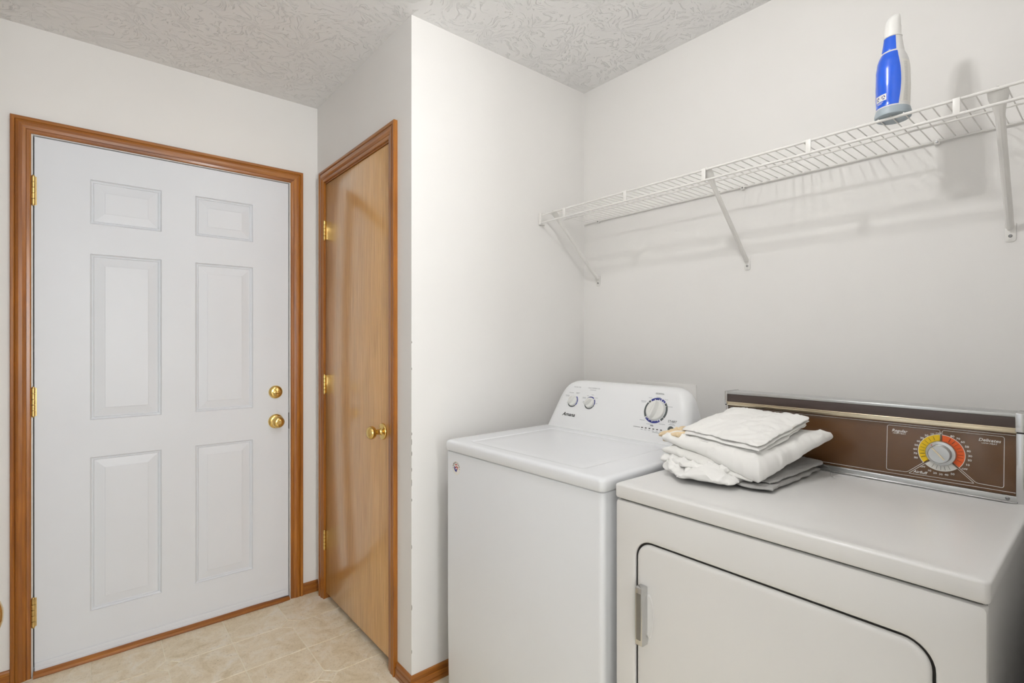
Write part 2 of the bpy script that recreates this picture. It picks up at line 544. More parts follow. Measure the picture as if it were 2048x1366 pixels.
# floor: printed vinyl tiles, each 9 inch square with one clipped corner, and small diamonds where four clipped corners meet
fl = tag(box('floor', (XL - T, YN - T, -0.10), (XR + T, T, -0.0015), 'grout'), 'beige vinyl tile floor with pale grout lines', 'floor', 'structure')
PT = 0.2295
GX0, GY0 = -0.2035, -0.243      # a corner that carries a diamond
GW = 0.0016                     # half grout width
DD = 0.0385
tile_meshes = {}
def tile_mesh(sx, sy):
    if (sx, sy) in tile_meshes:
        return tile_meshes[(sx, sy)]
    h = PT / 2 - GW
    c = DD - GW + GW * 1.5
    pts = [(-h, -h), (h, -h), (h, h), (-h, h)]
    out = []
    for i, (x, y) in enumerate(pts):
        if (x > 0) == (sx > 0) and (y > 0) == (sy > 0):
            px, py = pts[i - 1]
            nx, ny = pts[(i + 1) % 4]
            def toward(ax, ay):
                d = math.hypot(ax - x, ay - y)
                return (x + (ax - x) * c / d, y + (ay - y) * c / d)
            out += [toward(px, py), toward(nx, ny)]
        else:
            out.append((x, y))
    e = 0.0008
    lo = [(x, y, -0.0015) for x, y in out]
    hi = [(x * (1 - e / h), y * (1 - e / h), 0.0) for x, y in out]
    n = len(out)
    me = bpy.data.meshes.new('floor_tile')
    me.from_pydata(lo + hi, [], [tuple(range(n, 2 * n))] + [(i, (i + 1) % n, n + (i + 1) % n, n + i) for i in range(n)])
    me.materials.append(M['tile'])
    tile_meshes[(sx, sy)] = me
    return me
dm = bpy.data.meshes.new('diamond_tile')
dq = DD - GW * 1.5
dm.from_pydata([(dq, 0, -0.0015), (0, dq, -0.0015), (-dq, 0, -0.0015), (0, -dq, -0.0015), (dq - 0.001, 0, 0), (0, dq - 0.001, 0), (-dq + 0.001, 0, 0), (0, -dq + 0.001, 0)], [],
               [(4, 5, 6, 7), (0, 1, 5, 4), (1, 2, 6, 5), (2, 3, 7, 6), (3, 0, 4, 7)])
dm.materials.append(M['tile'])
for i in range(-5, 6):
    for j in range(-11, 2):
        x, y = GX0 + (i + 0.5) * PT, GY0 + (j + 0.5) * PT
        if x - PT / 2 > 0.50 or x + PT / 2 < XL or y - PT / 2 > 0.02 or y + PT / 2 < YN:
            continue
        o = bpy.data.objects.new('floor_tile', tile_mesh(-1 if i % 2 == 0 else 1, -1 if j % 2 == 0 else 1))
        COL.objects.link(o)
        o.location = (x, y, 0)
        o.parent = fl
for i in range(-4, 5, 2):
    for j in range(-10, 2, 2):
        x, y = GX0 + i * PT, GY0 + j * PT
        if XL + 0.05 < x < 0.4 and YN < y < -0.02:
            o = bpy.data.objects.new('diamond_tile', dm)
            COL.objects.link(o)
            o.location = (x, y, 0)
            o.parent = fl

# chips in the paint along the outside corner beside the washer
wc_ = bpy.data.objects['wall_closet']
for z, h, w in ((1.262, 0.010, 0.004), (1.166, 0.012, 0.003), (0.930, 0.014, 0.004), (0.900, 0.030, 0.003), (0.858, 0.022, 0.004), (0.800, 0.018, 0.003), (0.752, 0.034, 0.003), (0.690, 0.014, 0.004), (0.520, 0.020, 0.003), (0.300, 0.026, 0.004), (0.140, 0.018, 0.003)):
    w, h = w * 0.6, h * 0.8
    pts = [(-w * 0.2, -h / 2), (w * 0.8, -h * 0.3), (w, h * 0.1), (w * 0.5, h / 2), (-w * 0.2, h * 0.4)]
    fr = Frame((0.0002, YC, z), (1, 0, 0), (0, 0, 1))
    plate('paint_chip', fr, pts, 'chip', wc_, 0, 0.0003)

# ------------------------------------------------------------------ casings, jambs, baseboards
CAS = [(0, 0), (0, 0.0085), (0.003, 0.0105), (0.0125, 0.0112), (0.0132, 0.0098), (0.0140, 0.0118), (0.024, 0.0150), (0.034, 0.0152), (0.0425, 0.0132), (0.0432, 0.0118), (0.0442, 0.0150), (0.0475, 0.0168), (0.0545, 0.0168), (0.0565, 0.0150), (0.0565, 0)]
def casing_board(name, p0, p1, out, nrm, mat, parent, m0=0, m1=0):
    p0, p1, out, nrm = Vector(p0), Vector(p1), Vector(out), Vector(nrm)
    al = (p1 - p0).normalized()
    r0 = [p0 + out * s + nrm * t - al * s * m0 for s, t in CAS]
    r1 = [p1 + out * s + nrm * t + al * s * m1 for s, t in CAS]
    return loft(name, [r0, r1], mat, parent, angle=12)

t1 = thing('trim_1', 'stained wood casing around the white entry door', 'trim', kind='structure')
a, b, zt = -1.0645, -0.132, 2.0465
casing_board('side_casing', (a, 0, 0), (a, 0, zt), (-1, 0, 0), (0, -1, 0), 'pine_z', t1, 0, 1)
casing_board('side_casing', (b, 0, 0), (b, 0, zt), (1, 0, 0), (0, -1, 0), 'pine_z', t1, 0, 1)
casing_board('head_casing', (a, 0, zt), (b, 0, zt), (0, 0, 1), (0, -1, 0), 'pine_x', t1, 1, 1)
box('jamb', (D1L - 0.02, -0.001, 0.0), (D1L, T, 2.061), 'jamb', t1, 0.0012)
box('jamb', (D1R, -0.001, 0.0), (D1R + 0.02, T, 2.061), 'jamb', t1, 0.0012)
box('head_jamb', (D1L, -0.001, 2.043), (D1R, T, 2.064), 'jamb', t1, 0.0012)
box('stop', (D1L, 0.0485, 0.02), (D1L + 0.014, 0.062, 2.043), 'rubber', t1, 0.002)
box('stop', (D1R - 0.014, 0.0485, 0.02), (D1R, 0.062, 2.043), 'rubber', t1, 0.002)
box('stop', (D1L, 0.0485, 2.029), (D1R, 0.062, 2.043), 'rubber', t1, 0.002)
box('sill', (D1L, 0.0, 0.0), (D1R, T + 0.02, 0.012), 'brushed', t1, 0.003)
# latch strike plate on the right jamb, dark worn mortise
box('strike_plate', (D1R - 0.0012, 0.002, 0.835), (D1R + 0.001, 0.030, 0.915), 'seam', t1, 0.0004)
# wooden threshold strip along the foot of the door
thr = [(-0.0, 0.0), (-0.020, 0.0), (-0.0225, 0.004), (-0.021, 0.013), (-0.014, 0.019), (-0.004, 0.0205), (-0.0, 0.0205)]
rings = []
for i in range(25):
    x = D1L + 0.001 + (D1R - D1L - 0.002) * i / 24
    sag = 0.0 if x < -0.24 else -0.007 * ((x + 0.24) / 0.10)
    lift = 0.0022 * max(0.0, noise.noise(Vector((x * 5, 3.1, 0))))
    rings.append([(x, y * (1 - 0.25 * (x > -0.15)), max(0.0, z + (sag if z > 0.01 else 0) + lift)) for y, z in thr])
tag(loft('trim_3', rings, 'pine_x'), 'stained wood strip on the floor along the foot of the white door', 'trim', 'structure')

t2 = thing('trim_2', 'stained wood casing around the oak closet door', 'trim', kind='structure')
a, b, zt = -0.116, -0.8145, 2.0465
casing_board('side_casing', (0, a, 0), (0, a, zt), (0, 1, 0), (-1, 0, 0), 'pine_z', t2, 0, 1)
casing_board('side_casing', (0, b, 0), (0, b, zt), (0, -1, 0), (-1, 0, 0), 'pine_z', t2, 0, 1)
casing_board('head_casing', (0, a, zt), (0, b, zt), (0, 0, 1), (-1, 0, 0), 'pine_y', t2, 1, 1)
box('jamb', (-0.001, D2B, 0.0), (0.111, D2B + 0.018, 2.058), 'pine_z', t2, 0.001)
box('jamb', (-0.001, D2A - 0.018, 0.0), (0.111, D2A, 2.058), 'pine_z', t2, 0.001)
box('head_jamb', (-0.001, D2A, 2.041), (0.111, D2B, 2.058), 'pine_y', t2, 0.001)
box('stop', (0.038, D2A, 0.0), (0.05, D2A + 0.012, 2.041), 'pine_z', t2, 0.001)
box('stop', (0.038, D2B - 0.012, 0.0), (0.05, D2B, 2.041), 'pine_z', t2, 0.001)
box('stop', (0.038, D2A, 2.029), (0.05, D2B, 2.041), 'pine_y', t2, 0.001)

BASE = [(0, 0), (0.0125, 0), (0.0125, 0.012), (0.0115, 0.014), (0.0105, 0.0145), (0.0115, 0.016), (0.0115, 0.034), (0.0100, 0.0355), (0.0085, 0.036), (0.0095, 0.0375), (0.0090, 0.047), (0.0065, 0.053), (0.0035, 0.0545), (0, 0.0545)]
def baseboard(name, p0, p1, nrm, mat, label, m0=0, m1=0):
    p0, p1, nrm = Vector(p0), Vector(p1), Vector(nrm)
    al = (p1 - p0).normalized()
    r0 = [p0 + nrm * d + Vector((0, 0, z)) - al * d * m0 for d, z in BASE]
    r1 = [p1 + nrm * d + Vector((0, 0, z)) + al * d * m1 for d, z in BASE]
    return tag(loft(name, [r0, r1], mat, angle=12), label, 'baseboard', 'structure')
baseboard('baseboard_back', (-0.0750, 0, 0), (-0.0, 0, 0), (0, -1, 0), 'pine_x', 'short stained wood baseboard between the two door casings', 0, 0)
baseboard('baseboard_left', (XL, 0, 0), (-1.122, 0, 0), (0, -1, 0), 'pine_x', 'stained wood baseboard stub left of the entry door casing')
baseboard('baseboard_closet', (0, -0.8715, 0), (0, YC, 0), (-1, 0, 0), 'pine_y', 'stained wood baseboard right of the closet door casing', 0, 1)
baseboard('baseboard_side', (0, YC, 0), (XR, YC, 0), (0, -1, 0), 'pine_x', 'stained wood baseboard on the closet side wall beside the washer', 1, 0)
baseboard('baseboard_right', (XR, YC, 0), (XR, YN, 0), (-1, 0, 0), 'pine_y', 'stained wood baseboard behind washer and dryer')

# ------------------------------------------------------------------ entry door, white, six panels
d1 = thing('door_1', 'white six-panel entry door with brass deadbolt and knob', 'door', kind='structure')
SX0, SX1, SZ0, SZ1 = -1.0560, -0.1410, 0.030, 2.0395
PX = [(-0.894, -0.657), (-0.5345, -0.3000)]
PZ = [(0.190, 0.8045), (0.951, 1.616), (1.733, 1.9115)]
xs = sorted([SX0, SX1] + [v for p in PX for v in p])
zs = sorted([SZ0, SZ1] + [v for p in PZ for v in p])
YF, YB = 0.002, 0.0465
vs, fs, idx = [], [], {}
def vid(x, y, z):
    k = (round(x, 5), round(y, 5), round(z, 5))
    if k not in idx:
        idx[k] = len(vs)
        vs.append((x, y, z))
    return idx[k]
for i in range(len(xs) - 1):
    for j in range(len(zs) - 1):
        if (xs[i], xs[i + 1]) in PX and (zs[j], zs[j + 1]) in PZ:
            continue
        fs.append((vid(xs[i], YF, zs[j]), vid(xs[i + 1], YF, zs[j]), vid(xs[i + 1], YF, zs[j + 1]), vid(xs[i], YF, zs[j + 1])))
        fs.append((vid(xs[i], YB, zs[j]), vid(xs[i], YB, zs[j + 1]), vid(xs[i + 1], YB, zs[j + 1]), vid(xs[i + 1], YB, zs[j])))
for i in range(len(xs) - 1):
    for z in (SZ0, SZ1):
        fs.append((vid(xs[i], YF, z), vid(xs[i + 1], YF, z), vid(xs[i + 1], YB, z), vid(xs[i], YB, z)))
for j in range(len(zs) - 1):
    for x in (SX0, SX1):
        fs.append((vid(x, YF, zs[j]), vid(x, YF, zs[j + 1]), vid(x, YB, zs[j + 1]), vid(x, YB, zs[j])))
mk('slab', vs, fs, 'doorwhite', d1, False)
PROF = [(0.0, 0.0), (0.0015, -0.0012), (0.0035, 0.0040), (0.0075, 0.0080), (0.0095, 0.0082), (0.0112, 0.0052), (0.0132, 0.0090), (0.0150, 0.0095), (0.0465, 0.0024), (0.0480, 0.0010)]
for (z0, z1) in PZ:
    for (x0, x1) in PX:
        rings = []
        for s, d in PROF:
            d *= 0.82
            rings.append([(x0 + s, YF + d, z0 + s), (x1 - s, YF + d, z0 + s), (x1 - s, YF + d, z1 - s), (x0 + s, YF + d, z1 - s)])
        rings.append([(p[0], YB - 0.004, p[2]) for p in rings[0]])
        n = len(rings)
        vv = [p for r in rings for p in r]
        ff = [(4 * k + i, 4 * k + (i + 1) % 4, 4 * k + 4 + (i + 1) % 4, 4 * k + 4 + i) for k in range(n - 2) for i in range(4)]
        ff.append(tuple(4 * (n - 2) + i for i in range(4)))
        mk('panel', vv, ff, 'doorwhite', d1, False, fix=False)
# door sweep: two white strips at the bottom
sw = box('door_sweep', (SX0 + 0.001, YF - 0.0035, 0.0225), (SX1 - 0.001, YF + 0.001, 0.0500), 'doorwhite', d1, 0.0008)
box('sweep_fin', (SX0 + 0.001, YF - 0.0055, 0.0195), (SX1 - 0.001, YF + 0.0005, 0.0345), 'doorwhite', sw, 0.0008)
box('edge_seal', (SX0 - 0.0025, YF + 0.010, 0.03), (SX0, YB, SZ1), 'rubber', d1)
box('edge_seal', (SX1, YF + 0.010, 0.03), (SX1 + 0.0030, YB, SZ1), 'rubber', d1)

def hinge(fr, h, mat, parent):
    """barrel of five knuckles with tips, in a frame whose v is up; leaf edges either side"""
    hg = box_fr('hinge', fr, (-0.009, -h / 2, -0.003), (0.009, h / 2, -0.0002), mat, parent)
    for k in range(5):
        z0 = -h / 2 + h * k / 5 + 0.0006
        z1 = -h / 2 + h * (k + 1) / 5 - 0.0006
        ax = Frame(fr.p(0, z0, 0.0045), fr.n, fr.u)
        lathe('knuckle', ax, [(0.0055, 0), (0.0062, 0.0006), (0.0062, z1 - z0 - 0.0006), (0.0055, z1 - z0)], mat, hg, 14)
    for s in (-1, 1):
        ax = Frame(fr.p(0, s * h / 2, 0.0045), fr.n, fr.u * s)
        lathe('pin_tip', ax, [(0.0050, 0), (0.0050, 0.002), (0.003, 0.0045), (0.0005, 0.005)], mat, hg, 12)
    return hg
def box_fr(name, fr, lo, hi, mat, parent, r=0.0):
    rings = []
    for n in (lo[2], hi[2]):
        rings.append([fr.p(u, v, n) for u, v in rr(lo[0], hi[0], lo[1], hi[1], r if r else 0.0004, 2)])
    return loft(name, rings, mat, parent)
F_BACK = Frame((0, 0, 0), (1, 0, 0), (0, 0, 1))       # facing -Y, u = +X
F_X = Frame((0, 0, 0), (0, -1, 0), (0, 0, 1))         # facing -X, u = -Y
for z in (1.834, 1.037, 0.244):
    hinge(Frame((-1.0585, -0.001, z), (1, 0, 0), (0, 0, 1)), 0.106, 'brass_dull', d1)
# deadbolt with thumb turn
db = lathe('deadbolt', Frame((-0.2005, YF, 1.0205), (1, 0, 0), (0, 0, 1)), [(0.0315, 0), (0.0315, 0.004), (0.030, 0.009), (0.026, 0.0135), (0.019, 0.0155), (0.0005, 0.016)], 'brass', d1, 40)
fr = Frame((-0.2005, YF - 0.016, 1.0205), (1, 0, 0), (0, 0, 1))
loft('thumb_turn', [[fr.p(u * s, v * s, n) for u, v in [(0.0195 * math.cos(t), 0.0065 * math.sin(t)) for t in [2 * PI * k / 24 for k in range(24)]]] for s, n in ((0.9, -0.002), (1.0, 0.002), (1.0, 0.008), (0.85, 0.011), (0.4, 0.0125))], 'brass', db)
# knob with privacy button
kr = lathe('door_knob', Frame((-0.1990, YF, 0.8790), (1, 0, 0), (0, 0, 1)), [(0.0345, 0), (0.0345, 0.002), (0.032, 0.006), (0.027, 0.0095), (0.0135, 0.011), (0.0125, 0.022), (0.016, 0.027), (0.0240, 0.032), (0.0275, 0.040), (0.0270, 0.047), (0.0230, 0.053), (0.0185, 0.0565), (0.0120, 0.0580), (0.0005, 0.0582)], 'brass', d1, 40)
lathe('push_button', Frame((-0.1990, YF - 0.058, 0.8790), (1, 0, 0), (0, 0, 1)), [(0.0085, -0.001), (0.0085, 0.0035), (0.0075, 0.0045), (0.0005, 0.0045)], 'brass_dull', kr, 24)

# ------------------------------------------------------------------ closet door, varnished oak
d2 = thing('door_2', 'varnished oak flush closet door with round brass knob', 'door', kind='structure')
box('slab', (0.001, D2A + 0.003, 0.030), (0.036, D2B - 0.003, 2.0375), 'oak', d2, 0.0012)
for z in (1.811, 1.055, 0.289):
    hinge(Frame((-0.001, D2B - 0.0015, z), (0, -1, 0), (0, 0, 1)), 0.090, 'brass', d2)
kn = lathe('door_knob', Frame((0.001, -0.7480, 0.9080), (0, -1, 0), (0, 0, 1)), [(0.0330, 0), (0.0330, 0.0035), (0.0310, 0.007), (0.0260, 0.0085), (0.0150, 0.010), (0.0115, 0.014), (0.0105, 0.028), (0.0130, 0.033), (0.0200, 0.037), (0.0250, 0.044), (0.0262, 0.051), (0.0245, 0.058), (0.0190, 0.064), (0.0110, 0.0675), (0.0005, 0.0685)], 'brass', d2, 40)

# ------------------------------------------------------------------ open door at the left edge, only its knob reaches into view
d3 = thing('door_3', 'white open door at the left edge showing only its brass knob', 'door', kind='structure')
box('slab', (-1.0960, -2.4100, 0.012), (-1.0610, -1.6050, 2.035), 'doorwhite', d3, 0.0015)
lathe('door_knob', Frame((-1.0610, -1.6700, 0.8980), (0, 1, 0), (0, 0, 1)), [(0.033, 0), (0.033, 0.004), (0.027, 0.008), (0.012, 0.010), (0.0105, 0.028), (0.019, 0.036), (0.0258, 0.044), (0.0268, 0.052), (0.0248, 0.060), (0.0180, 0.067), (0.0090, 0.070), (0.0005, 0.0705)], 'brass', d3, 40)

# ------------------------------------------------------------------ ceiling lamp (above the frame; the room's light)
lx, ly = -0.205, -1.94
lamp = thing('ceiling_lamp', 'ceiling lamp with a bare glowing bulb in front of the washer and dryer', 'lamp', (lx, ly, H))
FD = Frame((0, 0, 0), (1, 0, 0), (0, -1, 0))          # normal pointing down
lathe('base', FD, [(0.080, 0.0), (0.080, 0.014), (0.062, 0.030), (0.055, 0.034), (0.0005, 0.034)], 'lampmetal', lamp, 40)
lathe('socket', FD, [(0.019, 0.0345), (0.019, 0.060), (0.016, 0.064), (0.0005, 0.064)], 'lampmetal', lamp, 24)
lathe('bulb', FD, [(0.013, 0.0645), (0.014, 0.078)] + [(0.029 * math.sin(R(t)), 0.119 - 0.029 * math.cos(R(t))) for t in range(35, 180, 18)] + [(0.001, 0.148)], 'lampglow', lamp, 22)
ld = bpy.data.lights.new('bulb_light', 'POINT')
ld.energy = LAMP_POWER
ld.color = (1.0, 0.995, 0.985)
ld.shadow_soft_size = 0.034
lo_ = bpy.data.objects.new('bulb_light', ld)
COL.objects.link(lo_)
lo_.parent = lamp
lo_.location = (0, 0, -0.119)

# ------------------------------------------------------------------ wire shelf
sh = thing('wire_shelf', 'white ventilated wire shelf on slanted braces along the wall', 'shelf')
Y0, Y1 = -0.990, -2.572
def rod(name, x, z, r, y0=Y0, y1=Y1):
    return tube(name, [(x, y0, z), (x, y1, z)], r, 'wire', sh, 10)
rod('back_rod', 0.9140, 1.8215, 0.0030)
rod('middle_rod', 0.7730, 1.8210, 0.0026)
rod('front_rod', 0.6345, 1.8215, 0.0036)
rod('lip_rod', 0.6300, 1.7860, 0.0036)
wire = tube('deck_wire', [(0.6330, 0, 0), (0.9165, 0, 0)], 0.0014, 'wire', sh, 8)
wire.location = (0, -1.0155, 1.8258)
k = 1
while -1.0155 - k * 0.02595 > Y1 + 0.004:
    copy_to(wire, sh, (0, -1.0155 - k * 0.02595, 1.8258))
    k += 1
clip = box('lip_clip', (0.6265, -0.0068, 1.7840), (0.6300, 0.0068, 1.8235), 'wire', sh, 0.001)
clip.location = (0, -1.134, 0)
for y in (-1.4475, -1.7620, -2.0740, -2.3870):
    copy_to(clip, sh, (0, y, 0))
# end bracket on the closet side wall
eb = box('end_bracket', (0.6245, -0.9920, 1.7780), (0.6390, -0.9805, 1.8290), 'wire', sh, 0.002)
box('bracket_lug', (0.6390, -0.9900, 1.7790), (0.6560, -0.9805, 1.7860), 'wire', eb, 0.001)
def brace(y, yf):
    secs = [(0.0, 0.0180, 0.004), (0.05, 0.0175, 0.006), (0.10, 0.0125, 0.008), (0.16, 0.0090, 0.009), (0.35, 0.0086, 0.009), (0.9, 0.0086, 0.009), (1.0, 0.0084, 0.008)]
    p0, p1 = Vector((0.6395, y, 1.8200)), Vector((0.9120, yf, 1.5560))
    al = (p1 - p0).normalized()
    side = Vector((0, 1, 0))
    nr = side.cross(al).normalized()
    if nr.x > 0:
        nr = -nr
    rings = []
    for t, w, d in secs:
        c = p0.lerp(p1, t)
        rings.append([c + side * w, c + side * w * 0.55 + nr * d * 0.75, c + nr * d, c - side * w * 0.55 + nr * d * 0.75, c - side * w, c - side * w * 0.5 + nr * (d - 0.003) * 0.7, c + nr * (d - 0.003), c + side * w * 0.5 + nr * (d - 0.003) * 0.7])
    br = loft('support_brace', rings, 'wire', sh, angle=25)
    f = Frame((0.9205, yf, 1.5420), (0, -1, 0), (0, 0, 1))
    pts = [(-0.011, 0.026), (-0.011, -0.014), (-0.009, -0.019), (-0.004, -0.0205), (0.004, -0.0205), (0.009, -0.019), (0.011, -0.014), (0.011, 0.026)]
    loft('foot_plate', [[f.p(u, v, 0) for u, v in pts], [f.p(u, v, 0.0022) for u, v in pts], [f.p(u * 0.93, v * 0.95, 0.0028) for u, v in pts]], 'wire', br)
    lathe('screw', f.at(0.0, -0.006, 0.0028), [(0.0042, 0), (0.0040, 0.0012), (0.0025, 0.0020), (0.0022, 0.0012), (0.0004, 0.0012)], 'steel', br, 14)
    tube('hook', [(0.6400, y, 1.8190), (0.6385, y, 1.8262), (0.6345, y, 1.8275), (0.6300, y, 1.8255)], 0.0022, 'wire', br, 8)
for y, yf in ((-1.063, -1.070), (-1.7665, -1.766), (-2.455, -2.446)):
    brace(y, yf)
for y in (-1.075, -1.752, -2.30):
    wc = box('wall_clip', (0.9100, y - 0.007, 1.8120), (0.9208, y + 0.007, 1.8275), 'wire', sh, 0.002)
    lathe('screw', Frame((0.9100, y, 1.8190), (0, -1, 0), (0, 0, 1)), [(0.0032, 0), (0.0030, 0.0012), (0.0004, 0.0014)], 'steel', wc, 12)

# ------------------------------------------------------------------ blue bottle on the shelf
BX, BY, BZ = 0.6610, -2.2590, 1.8275
bot = thing('spray_bottle', 'blue and white cleaner bottle with white cap on the wire shelf', 'bottle', (BX, BY, BZ))
def bsec(z):
    """half axes of the body at height z: along the shelf depth, along the wall"""
    tab = [(0.000, 0.050, 0.0430), (0.010, 0.0505, 0.0440), (0.020, 0.047, 0.0415), (0.030, 0.0455, 0.0395), (0.080, 0.0460, 0.0410), (0.125, 0.0440, 0.0400), (0.148, 0.0400, 0.0370), (0.160, 0.0345, 0.0330), (0.168, 0.0295, 0.0290), (0.172, 0.0275, 0.0272), (0.176, 0.0275, 0.0270), (0.195, 0.0240, 0.0240), (0.212, 0.0210, 0.0215)]
    for (z0, a0, b0), (z1, a1, b1) in zip(tab, tab[1:]):
        if z <= z1:
            t = (z - z0) / (z1 - z0)
            return a0 + (a1 - a0) * t, b0 + (b1 - b0) * t
    return tab[-1][1:]
def bpt(ang, z, off=0.0):
    """ang in degrees from the camera-facing side (-X), positive towards -Y"""
    a, b = bsec(z)
    t = R(ang + 180)
    return Vector(((a + off) * math.cos(t), (b + off) * math.sin(t), z))
def bring(z, off=0.0, n=48):
    return [bpt(360.0 * k / n, z, off) for k in range(n)]
loft('base', [[bpt(360.0 * k / 48, 0.0, -0.003) for k in range(48)]] + [bring(z) for z in (0.002, 0.010, 0.018, 0.0215)], 'bottlebase', bot)
zz = [0.0215, 0.030, 0.045, 0.06, 0.08, 0.10, 0.115, 0.125, 0.136, 0.148, 0.154, 0.160, 0.168, 0.172, 0.176, 0.185, 0.195, 0.205, 0.212]
loft('body', [bring(z) for z in zz], 'bottle', bot)
def bpatch(name, fa, z0, z1, off, mat, nz=24, na=18, parent=None):
    """a printed patch that follows the body; fa(z) gives the angle range"""
    vs, fs = [], []
    for i in range(nz + 1):
        z = z0 + (z1 - z0) * i / nz
        a0, a1 = fa(z)
        for j in range(na + 1):
            vs.append(bpt(a0 + (a1 - a0) * j / na, z, off))
    for i in range(nz):
        for j in range(na):
            q = i * (na + 1) + j
            fs.append((q, q + 1, q + na + 2, q + na + 1))
    return mk(name, vs, fs, mat, parent or bot, True, fix=False)
def lab(z):
    t = z / 0.150
    return (-78 - 8 * math.sin(PI * min(1, t)), 28 + 14 * math.sin(PI * min(1, t) * 0.85))
label = bpatch('label', lab, 0.0245, 0.168, 0.0005, 'blue', 40)
bpatch('neck_label', lambda z: (-58, 30), 0.1725, 0.211, 0.0005, 'blue')
bpatch('back_label', lambda z: (lab(z)[1] + 7, 100), 0.030, 0.140, 0.0004, 'print')
for q in range(30):
    z = 0.033 + q * 0.0034
    bpatch('fine_print', lambda z: (lab(z)[1] + 14, 70), z, z + 0.0007, 0.0007, 'pale', 1, 6)
bpatch('symbol_box', lambda z: (-52, -6), 0.040, 0.0565, 0.0009, 'print', 4, 8, label)
for c in (-41, -17):
    for q in range(3):
        a0, a1 = q * 120 + 10, q * 120 + 95
        vs, fs = [], []
        for k in range(9):
            t = R(a0 + (a1 - a0) * k / 8)
            for r in (0.0026, 0.0052):
                vs.append(bpt(c + R(1) * 0 + math.degrees(r * math.sin(t) / 0.043), 0.0482 + r * math.cos(t), 0.0012))
        for k in range(8):
            fs.append((2 * k, 2 * k + 1, 2 * k + 3, 2 * k + 2))
        mk('recycling_arrow', vs, fs, 'blueprint', label, False, fix=False)
for q, (a0, a1) in enumerate(((-48, -18), (-44, -24))):
    z = 0.0365 - q * 0.003
    bpatch('fine_print', lambda z: (a0, a1), z, z + 0.0010, 0.0009, 'print', 1, 6, label)
bot.scale = (0.87, 0.87, 0.957)
rings = []
for z, r, tilt, dx in ((0.2122, 0.0225, 0, 0), (0.2145, 0.0228, 0, 0), (0.2150, 0.0203, 0, 0), (0.240, 0.0198, 0, 0), (0.2405, 0.0188, 0, 0), (0.250, 0.0186, 0.05, 0.0), (0.262, 0.0172, 0.25, 0.0015), (0.269, 0.0140, 0.35, 0.003), (0.2735, 0.0085, 0.35, 0.0045), (0.2745, 0.002, 0.35, 0.005)):
    rings.append([Vector((dx + r * math.cos(2 * PI * k / 32), -dx * 0.6 + r * math.sin(2 * PI * k / 32), z + tilt * (r * math.cos(2 * PI * k / 32) * 0.6 - r * math.sin(2 * PI * k / 32) * 0.6))) for k in range(32)])
loft('cap', rings, 'cap', bot)

# ------------------------------------------------------------------ wall box behind the washer
ob = thing('outlet_box', 'white rectangular outlet box cover on the wall behind the washer', 'outlet box', (0.921, -1.4265, 1.0))
f = Frame((0, 0, 0), (0, -1, 0), (0, 0, 1))
rings = [[f.p(u, v, n) for u, v in rr(-w, w, -h, h, 0.004, 3)] for w, h, n in ((0.141, 0.0955, 0), (0.141, 0.0955, 0.003), (0.1395, 0.094, 0.004))]
loft('cover_plate', rings, 'wall', ob)

# ------------------------------------------------------------------ washing machine
wm = thing('washing_machine', 'white top-load washing machine with slanted control console', 'washing machine', (0.081, -1.445, 0), R(1.8))
WH = 0.350
def ring(x0, x1, hw, r, z, n=8):
    return [(x, y, z) for x, y in rr(x0, x1, -hw, hw, r, n)]
loft('cabinet', [ring(0.012, 0.650, WH - 0.012, 0.015, 0.004), ring(0.004, 0.655, WH - 0.003, 0.02, 0.02), ring(0.003, 0.655, WH - 0.002, 0.015, 0.30), ring(0.003, 0.655, WH - 0.002, 0.015, 0.8745), ring(0.0045, 0.653, WH - 0.0035, 0.014, 0.8795), ring(0.008, 0.650, WH - 0.007, 0.012, 0.8820)], 'enamel', wm, angle=30)
loft('seam', [ring(0.008, 0.645, WH - 0.007, 0.018, 0.876), ring(0.008, 0.645, WH - 0.007, 0.018, 0.890)], 'seam', wm)
for x, y in ((0.05, 0.3), (0.05, -0.3), (0.6, 0.3), (0.6, -0.3)):
    lathe('foot', Frame((x, y, 0.0), (1, 0, 0), (0, 1, 0)), [(0.018, 0), (0.018, 0.008), (0.010, 0.010), (0.010, 0.02)], 'seam', wm, 16)
lid = [(0.0, 0.016, 0.8845), (-0.002, 0.017, 0.888), (-0.002, 0.017, 0.9075), (-0.0008, 0.017, 0.9128), (0.0025, 0.016, 0.9166), (0.0075, 0.015, 0.9186), (0.016, 0.014, 0.9192)]
rings = [ring(s, 0.520 - max(0, s) * 0.3, WH - s, r, z) for s, r, z in lid]
def inner(i, z, r=0.012):
    return [(x, y, z) for x, y in rr(0.046 + i, 0.448 - i, -0.247 + i, 0.262 - i, r, 8)]
rings += [inner(-0.008, 0.9192, 0.018), inner(0.0, 0.9190, 0.014), inner(0.003, 0.9172), inner(0.006, 0.9176), inner(0.05, 0.9168), inner(0.12, 0.9166)]
loft('lid', rings, 'enamel', wm, angle=40)
loft('rear_deck', [ring(0.5205, 0.655, WH - 0.003, 0.01, 0.884), ring(0.5205, 0.655, WH - 0.003, 0.01, 0.916)], 'enamel', wm)
